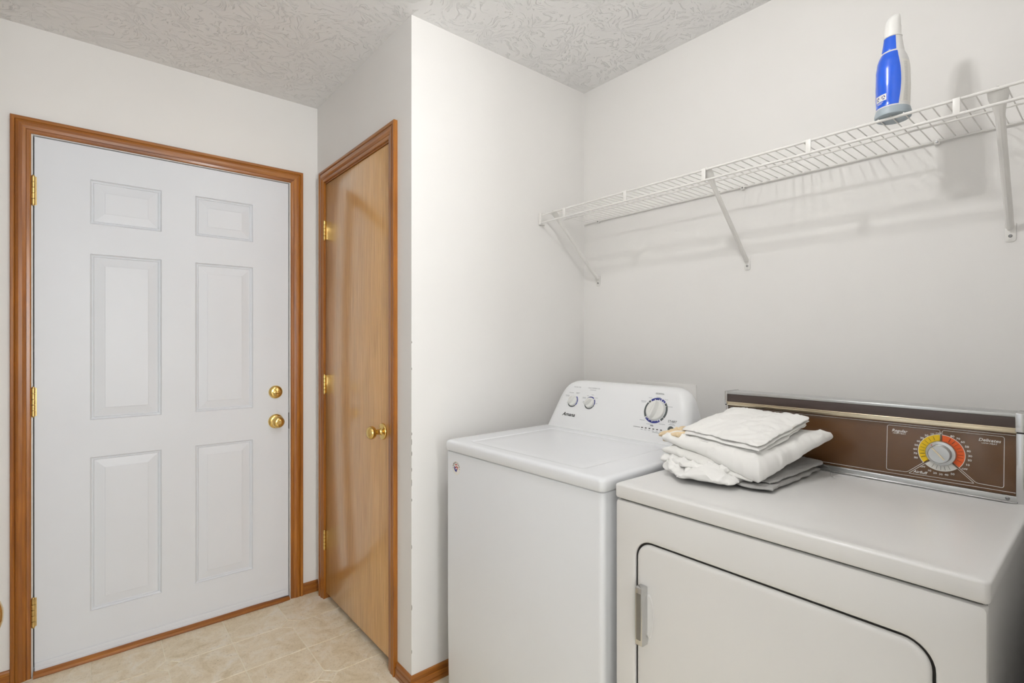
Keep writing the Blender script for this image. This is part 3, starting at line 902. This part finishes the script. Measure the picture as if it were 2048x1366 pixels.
# console
TT = math.tan(R(23))
def fx(z):
    return 0.498 + (z - 0.922) * TT
rings = []
for z, hw, bk, r in ((0.9165, 0.343, 0.0, 0.026), (0.922, 0.343, 0, 0.028), (0.96, 0.335, 0, 0.030), (1.00, 0.327, 0, 0.032), (1.035, 0.319, 0, 0.034), (1.055, 0.313, 0, 0.036), (1.070, 0.306, 0.0005, 0.038), (1.082, 0.296, 0.002, 0.040), (1.091, 0.283, 0.005, 0.040), (1.098, 0.266, 0.011, 0.036), (1.1015, 0.252, 0.018, 0.030), (1.1030, 0.236, 0.028, 0.020)):
    rings.append([(x, y, z) for x, y in rr(fx(z) + bk, 0.640 - bk * 0.5, -hw + 0.044, hw, r, 8)])
con = loft('console', rings, 'plastic', wm, angle=32)
cf = Frame((0.498, 0, 0.922), (0, -1, 0), (TT, 0, 1))
cs = math.cos(R(23))
def C(y, z, n=0.0002):
    return cf.at(-y, (z - 0.922) / cs, n)
def dash(fr, w, h=0.0010, mat='faint'):
    return plate('fine_print', fr, [(-w / 2, -h / 2), (w / 2, -h / 2), (w / 2, h / 2), (-w / 2, h / 2)], mat, con, 0, 0.0003)
def control(y, z, r, fin, nm):
    f = C(y, z)
    k = lathe(nm, f, [(r, 0.0), (r, 0.003), (r * 0.97, 0.007), (r * 0.93, 0.0085), (r * 0.80, 0.0092), (r * 0.0 + 0.0004, 0.0095)], 'knob', con, 40)
    ca, sa = math.cos(fin), math.sin(fin)
    fr2 = Frame(f.p(0, 0, 0.009), f.u * ca + f.v * sa, f.v * ca - f.u * sa)
    rings = []
    for n_, wl, ww in ((-0.001, 0.90, 0.34), (0.005, 0.88, 0.24), (0.012, 0.85, 0.16), (0.0140, 0.80, 0.10)):
        rings.append([fr2.p(r * wl * math.cos(t), r * ww * math.sin(t), n_) for t in [2 * PI * q / 28 for q in range(28)]])
    loft('grip', rings, 'knob', k)
    return f
f = control(0.2305, 1.0235, 0.0205, R(58), 'water_level_knob')
for a0, a1, m in ((35, 62, 'blueprint'), (64, 98, 'blueprint'), (100, 130, 'blueprint'), (134, 245, 'greyprint')):
    sector('dial_band', f, 0.0218, 0.0258, a0, a1, m, con)
for du, dv, w in ((-0.018, 0.034, 0.024), (0.016, 0.036, 0.02), (0.014, 0.033, 0.012), (-0.036, 0.022, 0.02), (-0.034, 0.018, 0.02)):
    dash(f.at(du, dv), w)
stroke('pointer_line', f, [(-0.024, 0.004), (-0.018, 0.018)], 0.0010, 'black', con)
f = control(0.1420, 1.0235, 0.0205, R(42), 'wash_temperature_knob')
for a0, a1, m in ((-52, -4, 'blueprint'), (-2, 38, 'blueprint'), (52, 105, 'blueprint'), (110, 125, 'greyprint'), (128, 250, 'greyprint')):
    sector('dial_band', f, 0.0218, 0.0258, a0, a1, m, con)
for du, dv, w in ((0.004, 0.033, 0.012), (-0.018, 0.028, 0.010), (0.026, 0.022, 0.014), (0.032, 0.0, 0.010), (-0.034, 0.020, 0.018), (-0.034, 0.016, 0.018), (-0.032, 0.003, 0.008), (-0.032, -0.001, 0.010)):
    dash(f.at(du, dv), w)
f = control(-0.1545, 1.0235, 0.0360, R(78), 'cycle_dial')
for a0, a1, m in ((-36, 18, 'blueprint'), (22, 44, 'blueprint'), (48, 122, 'greyprint'), (124, 140, 'greyprint'), (146, 228, 'blueprint'), (234, 306, 'greyprint'), (309, 320, 'greyprint')):
    sector('dial_band', f, 0.0385, 0.0462, a0, a1, m, con)
for a0 in (-18, 8, 33, 62, 152, 185, 205, 220):
    sector('dial_mark', f, 0.0385, 0.0420, a0, a0 + 4, 'print', con, 0.0007, 3)
for du, dv, w in ((0.0, 0.049, 0.016), (-0.032, 0.044, 0.014), (0.032, 0.042, 0.014), (0.052, 0.018, 0.020), (-0.056, 0.030, 0.022), (-0.056, 0.026, 0.018), (-0.045, -0.040, 0.020), (-0.012, -0.051, 0.026), (0.036, -0.046, 0.024)):
    dash(f.at(du, dv), w)
dash(f.at(-0.002, -0.0555), 0.012, 0.0022, 'black')
text('lettering', C(0.2247, 1.0785), 'WATER LEVEL', 0.0060, 'faint', con)
text('lettering', C(0.1388, 1.0790), 'WASH TEMPERATURE', 0.0060, 'faint', con)
dash(C(0.1420, 1.0720), 0.030)
text('lettering', C(-0.1575, 1.0800), 'NORMAL', 0.0085, 'greyprint', con)
text('brand_lettering', C(0.2330, 0.9705), 'Amana', 0.0205, 'black', con, shear=0.28, bold=0.018, sx=1.15)
text('lettering', C(-0.2274, 0.9935), 'START', 0.0115, 'black', con)
dash(C(-0.2279, 0.9865), 0.016)
dash(C(-0.2279, 0.9830), 0.024)
lathe('start_button', C(-0.2268, 0.9690), [(0.0105, 0), (0.0105, 0.0015), (0.0095, 0.0025), (0.0005, 0.0025)], 'greyprint', con, 28)
for k in range(6):
    y = -0.1164 - k * 0.01514
    plate('status_light', C(y, 0.9622), [(-0.0034, -0.0016), (0.0034, -0.0016), (0.0034, 0.0016), (-0.0034, 0.0016)], 'black', con, 0, 0.0005)
    dash(C(y, 0.9560), 0.008, 0.0012)
dash(C(-0.094, 0.9622), 0.028, 0.0018)
dash(C(-0.1803, 0.9520), 0.040, 0.0012)
# round sticker on the front
sf = Frame((0.0028, 0.2860, 0.8290), (0, -1, 0), (0, 0, 1))
st = lathe('round_sticker', sf, [(0.0225, 0), (0.0225, 0.0003), (0.0005, 0.0004)], 'print', wm, 40, sv=1.05)
for k, ch in enumerate('AMERICAN'):
    t = R(-72 + k * 20.5)
    f2 = Frame(sf.p(0.0178 * math.sin(t), 0.0186 * math.cos(t), 0.0003), sf.u * math.cos(t) - sf.v * math.sin(t), sf.v * math.cos(t) + sf.u * math.sin(t))
    text('lettering', f2, ch, 0.0072, 'black', st, bold=0.02)
sector('emblem_stripe', sf.at(0.001, 0.001, 0.0004), 0.0095, 0.0125, -40, 25, 'red', st)
sector('emblem_stripe', sf.at(0.003, -0.004, 0.0004), 0.0065, 0.0100, -75, 60, 'red', st)
sector('emblem_stripe', sf.at(0.003, -0.004, 0.0004), 0.0020, 0.0050, 30, 120, 'red', st)
sector('emblem_head', sf.at(0.001, -0.001, 0.0004), 0.0075, 0.0125, 195, 300, 'blueprint', st)
plate('emblem_beak', sf.at(-0.0005, -0.010, 0.0004), [(-0.004, -0.002), (0.003, -0.003), (0.0045, 0.004), (0.0, 0.009), (-0.002, 0.003)], 'blueprint', st)
for a0 in (-95, 95):
    t = R(a0)
    lathe('emblem_dot', sf.at(0.0178 * math.sin(t), 0.0186 * math.cos(t), 0.0003), [(0.0014, 0), (0.0014, 0.0003), (0.0002, 0.0003)], 'blueprint', st, 10)

# ------------------------------------------------------------------ clothes dryer
DY0, DY1, DXF, DXB = -1.8245, -2.5080, 0.105, 0.800
dr = thing('clothes_dryer', 'almond clothes dryer with brown control panel and chrome handle', 'dryer')
def dring(i, r, z, xb=DXB):
    return [(x, y, z) for x, y in rr(DXF + i, xb - i, DY1 + i, DY0 - i, r, 6)]
# cabinet sides and back (front carries its own panel)
rings = [[(x, y, z) for x, y in rr(DXF + 0.006, DXB, DY1 + 0.004, DY0 - 0.004, 0.006, 3)] for z in (0.03, 0.872)]
loft('cabinet', rings, 'almond', dr)
box('seam', (DXF + 0.010, DY1 + 0.008, 0.868), (DXB - 0.01, DY0 - 0.008, 0.890), 'seam', dr)
for x, y in ((0.16, -1.88), (0.16, -2.45), (0.74, -1.88), (0.74, -2.45)):
    lathe('foot', Frame((x, y, 0.0), (1, 0, 0), (0, 1, 0)), [(0.018, 0), (0.018, 0.012), (0.010, 0.014), (0.010, 0.035)], 'seam', dr, 16)
# front panel with the door opening
ff_ = Frame((DXF, 0, 0), (0, -1, 0), (0, 0, 1))
U0, U1 = -DY0, -DY1
du0, du1, dv0, dv1 = 1.8830, 2.4470, 0.300, 0.7935
def fring(i, r, d, n=8, big=False):
    if big:
        pts = rr(U0 + 0.0015 + i, U1 - 0.0015 - i, 0.035 + i, 0.8755 - i, r, n)
    else:
        pts = rr(du0 - i, du1 + i, dv0 - i, dv1 + i, r, n)
    return [ff_.p(u, v, d) for u, v in pts]
RD = 0.044
rings = [fring(0, 0.004, -0.012, big=True), fring(0, 0.006, -0.005, big=True), fring(0.0015, 0.008, -0.001, big=True), fring(0.005, 0.010, 0.0, big=True), fring(0.012, RD + 0.012, 0.0), fring(0.003, RD + 0.003, -0.0003), fring(0.001, RD + 0.001, -0.0015), fring(0.0, RD, -0.004), fring(0.0, RD, -0.022)]
loft('front_panel', rings, 'almond', dr, cap0=False, cap1=False, angle=40)
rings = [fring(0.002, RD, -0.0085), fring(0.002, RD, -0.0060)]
loft('door_gap_shade', rings, 'groove_shade', dr)  # dark backing that colours shade into the groove around the door
g = -0.0048
rings = [fring(g, RD + g, -0.0205), fring(g, RD + g, -0.0065), fring(g - 0.0015, RD + g - 0.0015, -0.0030), fring(g - 0.005, RD + g - 0.005, -0.0010), fring(g - 0.012, RD + g - 0.012, -0.0004)]
door = loft('door', rings, 'almond', dr, cap0=False, angle=40)
# chrome pull handle with finger recess beside it
hf = Frame((DXF - 0.0008, -1.9085, 0.6230), (0, -1, 0), (0, 0, 1))
rings = []
for n_, v0, v1, w in ((0.0, -0.068, 0.068, 0.0105), (0.016, -0.068, 0.068, 0.0100), (0.0195, -0.0665, 0.0665, 0.0092), (0.0205, -0.064, 0.064, 0.0075)):
    rings.append([hf.p(u, v, n_) for u, v in rr(-w, w, v0, v1, 0.0020, 3)])
hb = loft('handle', rings, 'chrome', door, angle=30)
fi = hf.at(0, 0, 0.0206)
plate('handle_inlay', fi, rr(-0.0060, 0.0060, -0.054, 0.054, 0.001, 2), 'steel', hb, 0, 0.0004)
rings = []
for s, n_ in ((1.0, -0.0004), (0.95, 0.0006), (0.88, 0.0008), (0.80, 0.0002), (0.4, 0.0001), (0.1, 0.0001)):
    rings.append([hf.p(0.0145 + 0.013 * s * math.cos(t), 0.052 * s * math.sin(t), n_) for t in [2 * PI * q / 32 for q in range(32)]])
loft('finger_recess', rings, 'almond', door)
# top with raised rim
top = [(0.001, 0.006, 0.8800), (-0.001, 0.009, 0.8820), (-0.002, 0.010, 0.8850), (-0.002, 0.010, 0.9090), (-0.0012, 0.010, 0.9116), (0.0010, 0.011, 0.9134), (0.0045, 0.012, 0.9142), (0.0150, 0.016, 0.9140), (0.0320, 0.026, 0.9118), (0.045, 0.030, 0.9114), (0.10, 0.02, 0.9114)]
rings = [dring(i, r, z) for i, r, z in top]
loft('top', rings, 'almond', dr, angle=40)
# console: aluminium box, end caps, brown panel, dark band, trims
XC = 0.650
CY0, CY1 = -1.828, -2.4985
def cbox(name, x0, x1, z0, z1, mat, bev=0.0008, par=None, y0=None, y1=None):
    return box(name, (x0, (CY1 if y1 is None else y1), z0), (x1, (CY0 if y0 is None else y0), z1), mat, par or conb, bev)
conb = box('console', (XC + 0.002, CY1 + 0.004, 0.9125), (0.712, CY0 - 0.004, 1.1070), 'brushed', dr, 0.002)
cbox('base_strip', XC - 0.006, XC + 0.004, 0.9130, 0.9285, 'brushed', 0.0012, y0=CY0 - 0.008, y1=CY1 + 0.013)
cbox('base_bead', XC - 0.0085, XC - 0.0055, 0.9128, 0.9160, 'chrome', 0.0008, y0=CY0 - 0.008, y1=CY1 + 0.013)
pan = cbox('brown_panel', XC - 0.001, XC + 0.004, 0.9287, 1.0665, 'brown', 0.0006, y0=CY0 - 0.008, y1=CY1 + 0.0150)
cbox('gold_strip', XC - 0.012, XC + 0.004, 1.0655, 1.0765, 'goldtrim', 0.002, y0=CY0 - 0.006, y1=CY1 + 0.0135)
cbox('gold_bead', XC - 0.0135, XC - 0.008, 1.0742, 1.0780, 'goldtrim', 0.0012, y0=CY0 - 0.006, y1=CY1 + 0.0135)
cbox('dark_band', XC - 0.010, XC + 0.004, 1.0770, 1.1015, 'darkband', 0.0006, y0=CY0 - 0.006, y1=CY1 + 0.0140)
cbox('top_trim', XC - 0.0115, 0.7115, 1.1010, 1.1085, 'brushed', 0.0014, y0=CY0 - 0.005, y1=CY1 + 0.0125)
for y0, y1, s in ((CY0, CY0 - 0.0085, 1), (CY1 + 0.0160, CY1, -1)):
    ec = cbox('end_cap', XC - 0.0135, 0.714, 1.0690, 1.1100, 'chrome', 0.0014, y0=y0, y1=y1)
    cbox('cap_lower', XC - 0.0060, 0.714, 0.9120, 1.0670, 'chrome', 0.0014, par=ec, y0=y0 - 0.0004, y1=y1 + 0.0004)
    cbox('cap_groove', XC - 0.0100, XC + 0.02, 1.0660, 1.0700, 'seam', 0.0004, par=ec, y0=y0 - 0.0006, y1=y1 + 0.0006)
lathe('screw', Frame((XC - 0.006, -2.4700, 0.9215), (0, -1, 0), (0, 0, 1)), [(0.0042, 0), (0.0040, 0.0008), (0.0024, 0.0014), (0.0020, 0.0006), (0.0004, 0.0006)], 'steel', conb, 16)
# panel print; u runs to the right (-Y), v up, from the dial centre
pf = Frame((XC - 0.0011, -2.3560, 1.0010), (0, -1, 0), (0, 0, 1))
def Q(y, z, n=0.0):
    return pf.at(-(y + 2.3560), z - 1.0010, n)
LW = 0.0009
def rounded(pts, r=0.004, n=5):
    """round the corners of an open chain of points"""
    out = [Vector(pts[0])]
    for i in range(1, len(pts) - 1):
        p, a, b = Vector(pts[i]), Vector(pts[i - 1]), Vector(pts[i + 1])
        d1, d2 = (a - p).normalized(), (b - p).normalized()
        rr_ = min(r, (a - p).length * 0.45, (b - p).length * 0.45)
        s, e = p + d1 * rr_, p + d2 * rr_
        for k in range(n + 1):
            t = k / n
            out.append((1 - t) ** 2 * s + 2 * t * (1 - t) * p + t * t * e)
    out.append(Vector(pts[-1]))
    return out
vt, vb = 0.0540, -0.0588
ul, ur = -0.1055, 0.1085
r_in = 0.0290
def pol(r, a):
    return (r * math.sin(R(a)), r * math.cos(R(a)))
AL, AR, AT = 227.5, 134.0, -0.5       # divider directions, clockwise from straight up
eL = Vector(pol(1, AL)); eR = Vector(pol(1, AR))
lL = (vb) / eL.y
lR = (vb) / eR.y
off = 0.0018
pL = Vector((-eL.y, eL.x)); pR = Vector((-eR.y, eR.x))
def along(e, p, r, s):
    return e * r + p * s
# left box
stroke('frame_line', pf, rounded([(-0.0018, r_in), (-0.0018, vt), (ul, vt), (ul - 0.002, vb), tuple(along(eL, pL, lL, -off)), tuple(along(eL, pL, r_in, -off))], 0.005), LW, 'print', pan)
stroke('frame_line', pf, rounded([(0.0018, r_in), (0.0018, vt), (ur, vt), (ur - 0.001, vb), tuple(along(eR, pR, lR, off)), tuple(along(eR, pR, r_in, off))], 0.005), LW, 'print', pan)
stroke('frame_line', pf, rounded([tuple(along(eL, pL, r_in, off)), tuple(along(eL, pL, lL - 0.001, off) ), tuple(along(eR, pR, lR - 0.001, -off)), tuple(along(eR, pR, r_in, -off))], 0.003), LW, 'print', pan)
stroke('border_line', pf, [(-0.521, 0.0590), (0.1260, 0.0590)], LW, 'print', pan)
stroke('border_line', pf, [(-0.521, -0.0660), (0.1260, -0.0660)], LW, 'print', pan)
sector('dial_sector', pf, 0.024, 0.0430, 229.5, 357.5, 'yellow', pan)
sector('dial_sector', pf, 0.024, 0.0430, 2.2, 131.5, 'orange', pan)
sector('dial_sector', pf, 0.024, 0.0430, 136.5, 225.0, 'print', pan)
sector('dial_outline', pf, 0.0428, 0.0438, 229.0, 357.5, 'print', pan, 0.0005)
sector('dial_outline', pf, 0.0428, 0.0438, 2.2, 132.0, 'print', pan, 0.0005)
def numeral(s, a, r=0.0502, size=0.0068):
    u, v = pol(r, a)
    text('dial_numeral', pf.at(u, v), s, size, 'print', pan, bold=0.012, sx=1.2)
def tick(a, w=0.0006, r0=0.031, r1=0.0402):
    stroke('dial_tick', pf, [pol(r0, a), pol(r1, a)], w, 'black', pan, n1=0.0008)
def onring(y, z):
    u, v = -(y + 2.3560), z - 1.0010
    return math.degrees(math.atan2(u, v)) % 360, math.hypot(u, v)
for s, y, z in (('OFF', -2.3515, 1.0468), ('10', -2.3393, 1.0435), ('20', -2.3286, 1.0389), ('30', -2.3200, 1.0314), ('40', -2.3131, 1.0225), ('50', -2.3090, 1.0127), ('60', -2.3068, 1.0027), ('70', -2.3071, 0.9923), ('80', -2.3083, 0.9820),
                ('80', -2.3765, 1.0434), ('70', -2.3868, 1.0393), ('60', -2.3949, 1.0327), ('50', -2.4020, 1.0231), ('40', -2.4052, 1.0134), ('30', -2.4076, 1.0025), ('20', -2.4069, 0.9929), ('10', -2.4033, 0.9817), ('OFF', -2.3982, 0.9712),
                ('OFF', -2.3214, 0.9623), ('10', -2.3340, 0.9553), ('20', -2.3446, 0.9515), ('30', -2.3554, 0.9506), ('40', -2.3657, 0.9514), ('50', -2.3768, 0.9554)):
    text('dial_numeral', Q(y, z), s, 0.0062 if s != 'OFF' else 0.0050, 'print', pan, bold=0.012, sx=1.2)
    if s != 'OFF':
        a_, r_ = onring(y, z)
        tick(a_, 0.0011 if s in ('70', '80') else 0.0006)
text('lettering', Q(-2.2752, 1.0427), 'Regular', 0.0098, 'print', pan, shear=0.25, bold=0.012, sx=1.05)
text('lettering', Q(-2.2752, 1.0362), 'HIGH HEAT', 0.0042, 'print', pan, bold=0.012, sx=1.2)
text('lettering', Q(-2.4402, 1.0432), 'Delicates', 0.0098, 'print', pan, shear=0.25, bold=0.012, sx=1.02)
text('lettering', Q(-2.4402, 1.0362), 'LOW HEAT', 0.0042, 'print', pan, bold=0.012, sx=1.2)
text('lettering', Q(-2.3160, 0.9478), 'Airfluff', 0.0092, 'print', pan, shear=0.25, bold=0.012, sx=1.02)
dial = lathe('timer_dial', pf, [(0.0288, 0.002), (0.0288, 0.0060), (0.0275, 0.0085), (0.0215, 0.0100), (0.0210, 0.0095), (0.0205, 0.0230), (0.0195, 0.0245), (0.0005, 0.0245)], 'brushed', pan, 48, angle=25)
dfr = pf.at(0, 0, 0.0246)
e1, e2 = pol(0.0190, -42), pol(0.0150, 138)
stroke('pointer', dfr, [e1, e2], 0.0034, 'goldtrim', dial, n1=0.0022)
e1 = pol(0.0240, -42)
lathe('red_dot', pf.at(e1[0], e1[1], 0.0095), [(0.0013, 0), (0.0013, 0.0004), (0.0002, 0.0004)], 'red', dial, 10)

# ------------------------------------------------------------------ laundry on the dryer
ZD = 0.9150
def cloth(layers, name, mat, label, n=48):
    """layers: dict(quad, zb(x,y)->z, th(a,b)->thickness, wr wrinkle height, fr frequency, edge outline noise, seed, p edge power)
       every layer is a soft closed slab: rolled fold edges, wrinkles and irregular outline"""
    vs, fs = [], []
    for L in layers:
        q = [Vector(c) for c in L['quad']]
        sd = L.get('seed', 0) * 7.31
        base = len(vs)
        m = n + 1
        top, botm = {}, {}
        for i in range(m):
            for j in range(m):
                u = math.sin((2 * i / n - 1) * PI / 2)
                v = math.sin((2 * j / n - 1) * PI / 2)
                c = L.get('round', 0.22)
                uu, vv = u * math.sqrt(max(0, 1 - c * v * v / 2)), v * math.sqrt(max(0, 1 - c * u * u / 2))
                a, b = (uu + 1) / 2, (vv + 1) / 2
                p = (q[0] * (1 - a) + q[1] * a) * (1 - b) + (q[3] * (1 - a) + q[2] * a) * b
                r = max(abs(u), abs(v))
                e = L.get('edge', 0.004)
                nz = Vector((noise.noise(Vector((p.x * 18, p.y * 18, sd))), noise.noise(Vector((p.x * 18, p.y * 18, sd + 5.5)))))
                nz2 = Vector((noise.noise(Vector((p.x * 60, p.y * 60, sd + 2))), noise.noise(Vector((p.x * 60, p.y * 60, sd + 9)))))
                p = p + (nz * e + nz2 * e * 0.35) * r ** 3
                prof = math.sqrt(max(0.0, 1 - r ** L.get('p', 14)))
                th = L['th'](a, b)
                zb = L['zb'](a, b)
                f = L.get('fr', 14)
                ang = L.get('ang', 0.6)
                x2, y2 = p.x * math.cos(ang) - p.y * math.sin(ang), p.x * math.sin(ang) + p.y * math.cos(ang)
                w1 = noise.noise(Vector((x2 * f, y2 * f * 0.35, sd + 1.7)))
                w2 = 1 - abs(noise.noise(Vector((x2 * f * 0.55, y2 * f * 0.8, sd + 8.2)))) * 2.2
                w3 = noise.noise(Vector((p.x * f * 3.2, p.y * f * 2.4, sd + 3.3)))
                cr = 1 - abs(noise.noise(Vector((x2 * f * 1.7 + 2 * w1, y2 * f * 0.7 + w3, sd + 4.4)))) * 3.0
                cr = cr * cr if cr > 0 else 0.0
                w = L.get('wr', 0.002) * (w1 + 0.6 * w2 * w2 * (1 if w2 > 0 else -1) + 0.3 * w3 + L.get('cr', 0.7) * cr) + L.get('puff', 0.0) * (1 - u * u) * (1 - v * v)
                zt = zb + th * 0.5 * (1 + prof) + w * (0.35 + 0.65 * prof)
                zl = zb + th * 0.5 * (1 - prof) + w * 0.35 * (1 - prof)
                zl = max(zl, ZD + 0.0004)
                zt = max(zt, zl + 0.0006 if prof > 0 else zl)
                top[i, j] = len(vs)
                vs.append((p.x, p.y, zt))
                if i in (0, n) or j in (0, n):
                    botm[i, j] = top[i, j]
                else:
                    botm[i, j] = len(vs)
                    vs.append((p.x, p.y, zl))
        for i in range(n):
            for j in range(n):
                fs.append((top[i, j], top[i + 1, j], top[i + 1, j + 1], top[i, j + 1]))
                fs.append((botm[i, j], botm[i, j + 1], botm[i + 1, j + 1], botm[i + 1, j]))
    o = mk(name, vs, fs, mat, None, True, 80)
    tag(o, label, 'laundry', None, 'folded laundry on the dryer')
    return o
def K(v):
    return lambda a, b: v
# quads run: front-left (small X, near the washer), back-left, back-right, front-right;  a = depth (0 front, 1 back), b = 0 left .. 1 right
cloth([dict(quad=[(0.232, -1.826), (0.56, -1.84), (0.58, -2.06), (0.226, -2.040)], zb=K(ZD), th=lambda a, b: 0.030 + 0.010 * math.sin(11 * b + 0.5), wr=0.0100, fr=14, edge=0.026, seed=3, p=3.0, round=0.55, ang=1.9, cr=1.1),
       dict(quad=[(0.262, -1.820), (0.56, -1.84), (0.58, -2.03), (0.275, -2.02)], zb=K(ZD + 0.020), th=K(0.026), wr=0.0080, fr=17, edge=0.020, seed=11, p=3.5, round=0.45, ang=1.5, cr=1.1)],
      'crumpled_sheet', 'cotton', 'crumpled white sheet at the bottom of the laundry pile on the dryer', 64)
gc = cloth([dict(quad=[(0.300, -2.00), (0.630, -2.00), (0.628, -2.112), (0.300, -2.112)], zb=K(ZD), th=lambda a, b: 0.012, wr=0.0024, fr=26, edge=0.010, seed=5, p=8, cr=1.0),
       dict(quad=[(0.330, -2.00), (0.632, -2.00), (0.630, -2.122), (0.325, -2.105)], zb=lambda a, b: ZD + 0.012 + 0.010 * a, th=K(0.008), wr=0.0026, fr=26, edge=0.010, seed=15, p=8, cr=1.0)],
      'grey_cloth', 'greycloth', 'light grey textured cloth sticking out under the laundry pile')
tube('loose_thread', [(0.622, -2.114, 0.9330), (0.630, -2.124, 0.9270), (0.624, -2.130, 0.9190), (0.600, -2.138, 0.9158), (0.575, -2.154, 0.9154)], 0.0007, 'greycloth', gc, 6)
cloth([dict(quad=[(0.288, -1.820), (0.585, -1.812), (0.60, -2.085), (0.290, -2.078)], zb=lambda a, b: ZD + 0.040 - 0.036 * (1 - a) * b ** 1.3, th=lambda a, b: 0.030 - 0.006 * b, wr=0.0046, fr=10, edge=0.014, seed=21, p=4, ang=1.2, cr=0.9)],
      'folded_sheet', 'cotton2', 'folded white sheet in the lower middle of the laundry pile', 64)
cloth([dict(quad=[(0.352, -1.786), (0.50, -1.782), (0.50, -1.87), (0.340, -1.866)], zb=lambda a, b: ZD + 0.064, th=K(0.010), wr=0.004, fr=26, edge=0.012, seed=31, p=6, cr=1.0),
       dict(quad=[(0.338, -1.782), (0.50, -1.776), (0.50, -1.88), (0.318, -1.872)], zb=lambda a, b: ZD + 0.076 + 0.012 * b, th=K(0.016), wr=0.005, fr=24, edge=0.012, seed=35, p=6, cr=1.0)],
      'tan_cloth', 'tan', 'cream tan cloth corner poking out left of the laundry pile')
def zmid(a, b):
    w = (1 - a) * b
    return ZD + 0.068 + 0.010 * a - 0.068 * w ** 1.25
cloth([dict(quad=[(0.322, -1.812), (0.600, -1.798), (0.622, -2.140), (0.292, -2.092)], zb=zmid, th=lambda a, b: 0.028 + 0.030 * ((1 - a) * b) ** 1.1 + 0.012 * b * (1 - a) + 0.006 * b, wr=0.0050, fr=10, edge=0.010, seed=41, p=10, ang=0.9, cr=1.0, round=0.06)],
      'folded_sheet', 'cotton', 'large folded white sheet draped in the upper middle of the laundry pile', 68)
def ztop(k):
    return lambda a, b: ZD + 0.094 + k + 0.028 * a - 0.014 * (1 - a) * b - 0.010 * (2 * b - 1) ** 4 * (1 - b) - 0.006 * (1 - a) ** 3
cloth([dict(quad=[(0.338, -1.858), (0.600, -1.858), (0.585, -2.098), (0.318, -2.080)], zb=ztop(0.0), th=K(0.011), wr=0.0022, fr=12, edge=0.008, seed=51, p=8),
       dict(quad=[(0.342, -1.852), (0.600, -1.856), (0.588, -2.100), (0.310, -2.084)], zb=ztop(0.010), th=K(0.011), wr=0.0024, fr=12, edge=0.008, seed=55, p=8),
       dict(quad=[(0.350, -1.850), (0.598, -1.858), (0.586, -2.102), (0.312, -2.086)], zb=ztop(0.018), th=K(0.014), wr=0.0058, fr=17, edge=0.011, seed=59, p=4, ang=2.2, cr=1.1, puff=0.007)],
      'folded_pillowcase', 'cotton', 'folded white pillowcase on top of the laundry pile', 60)
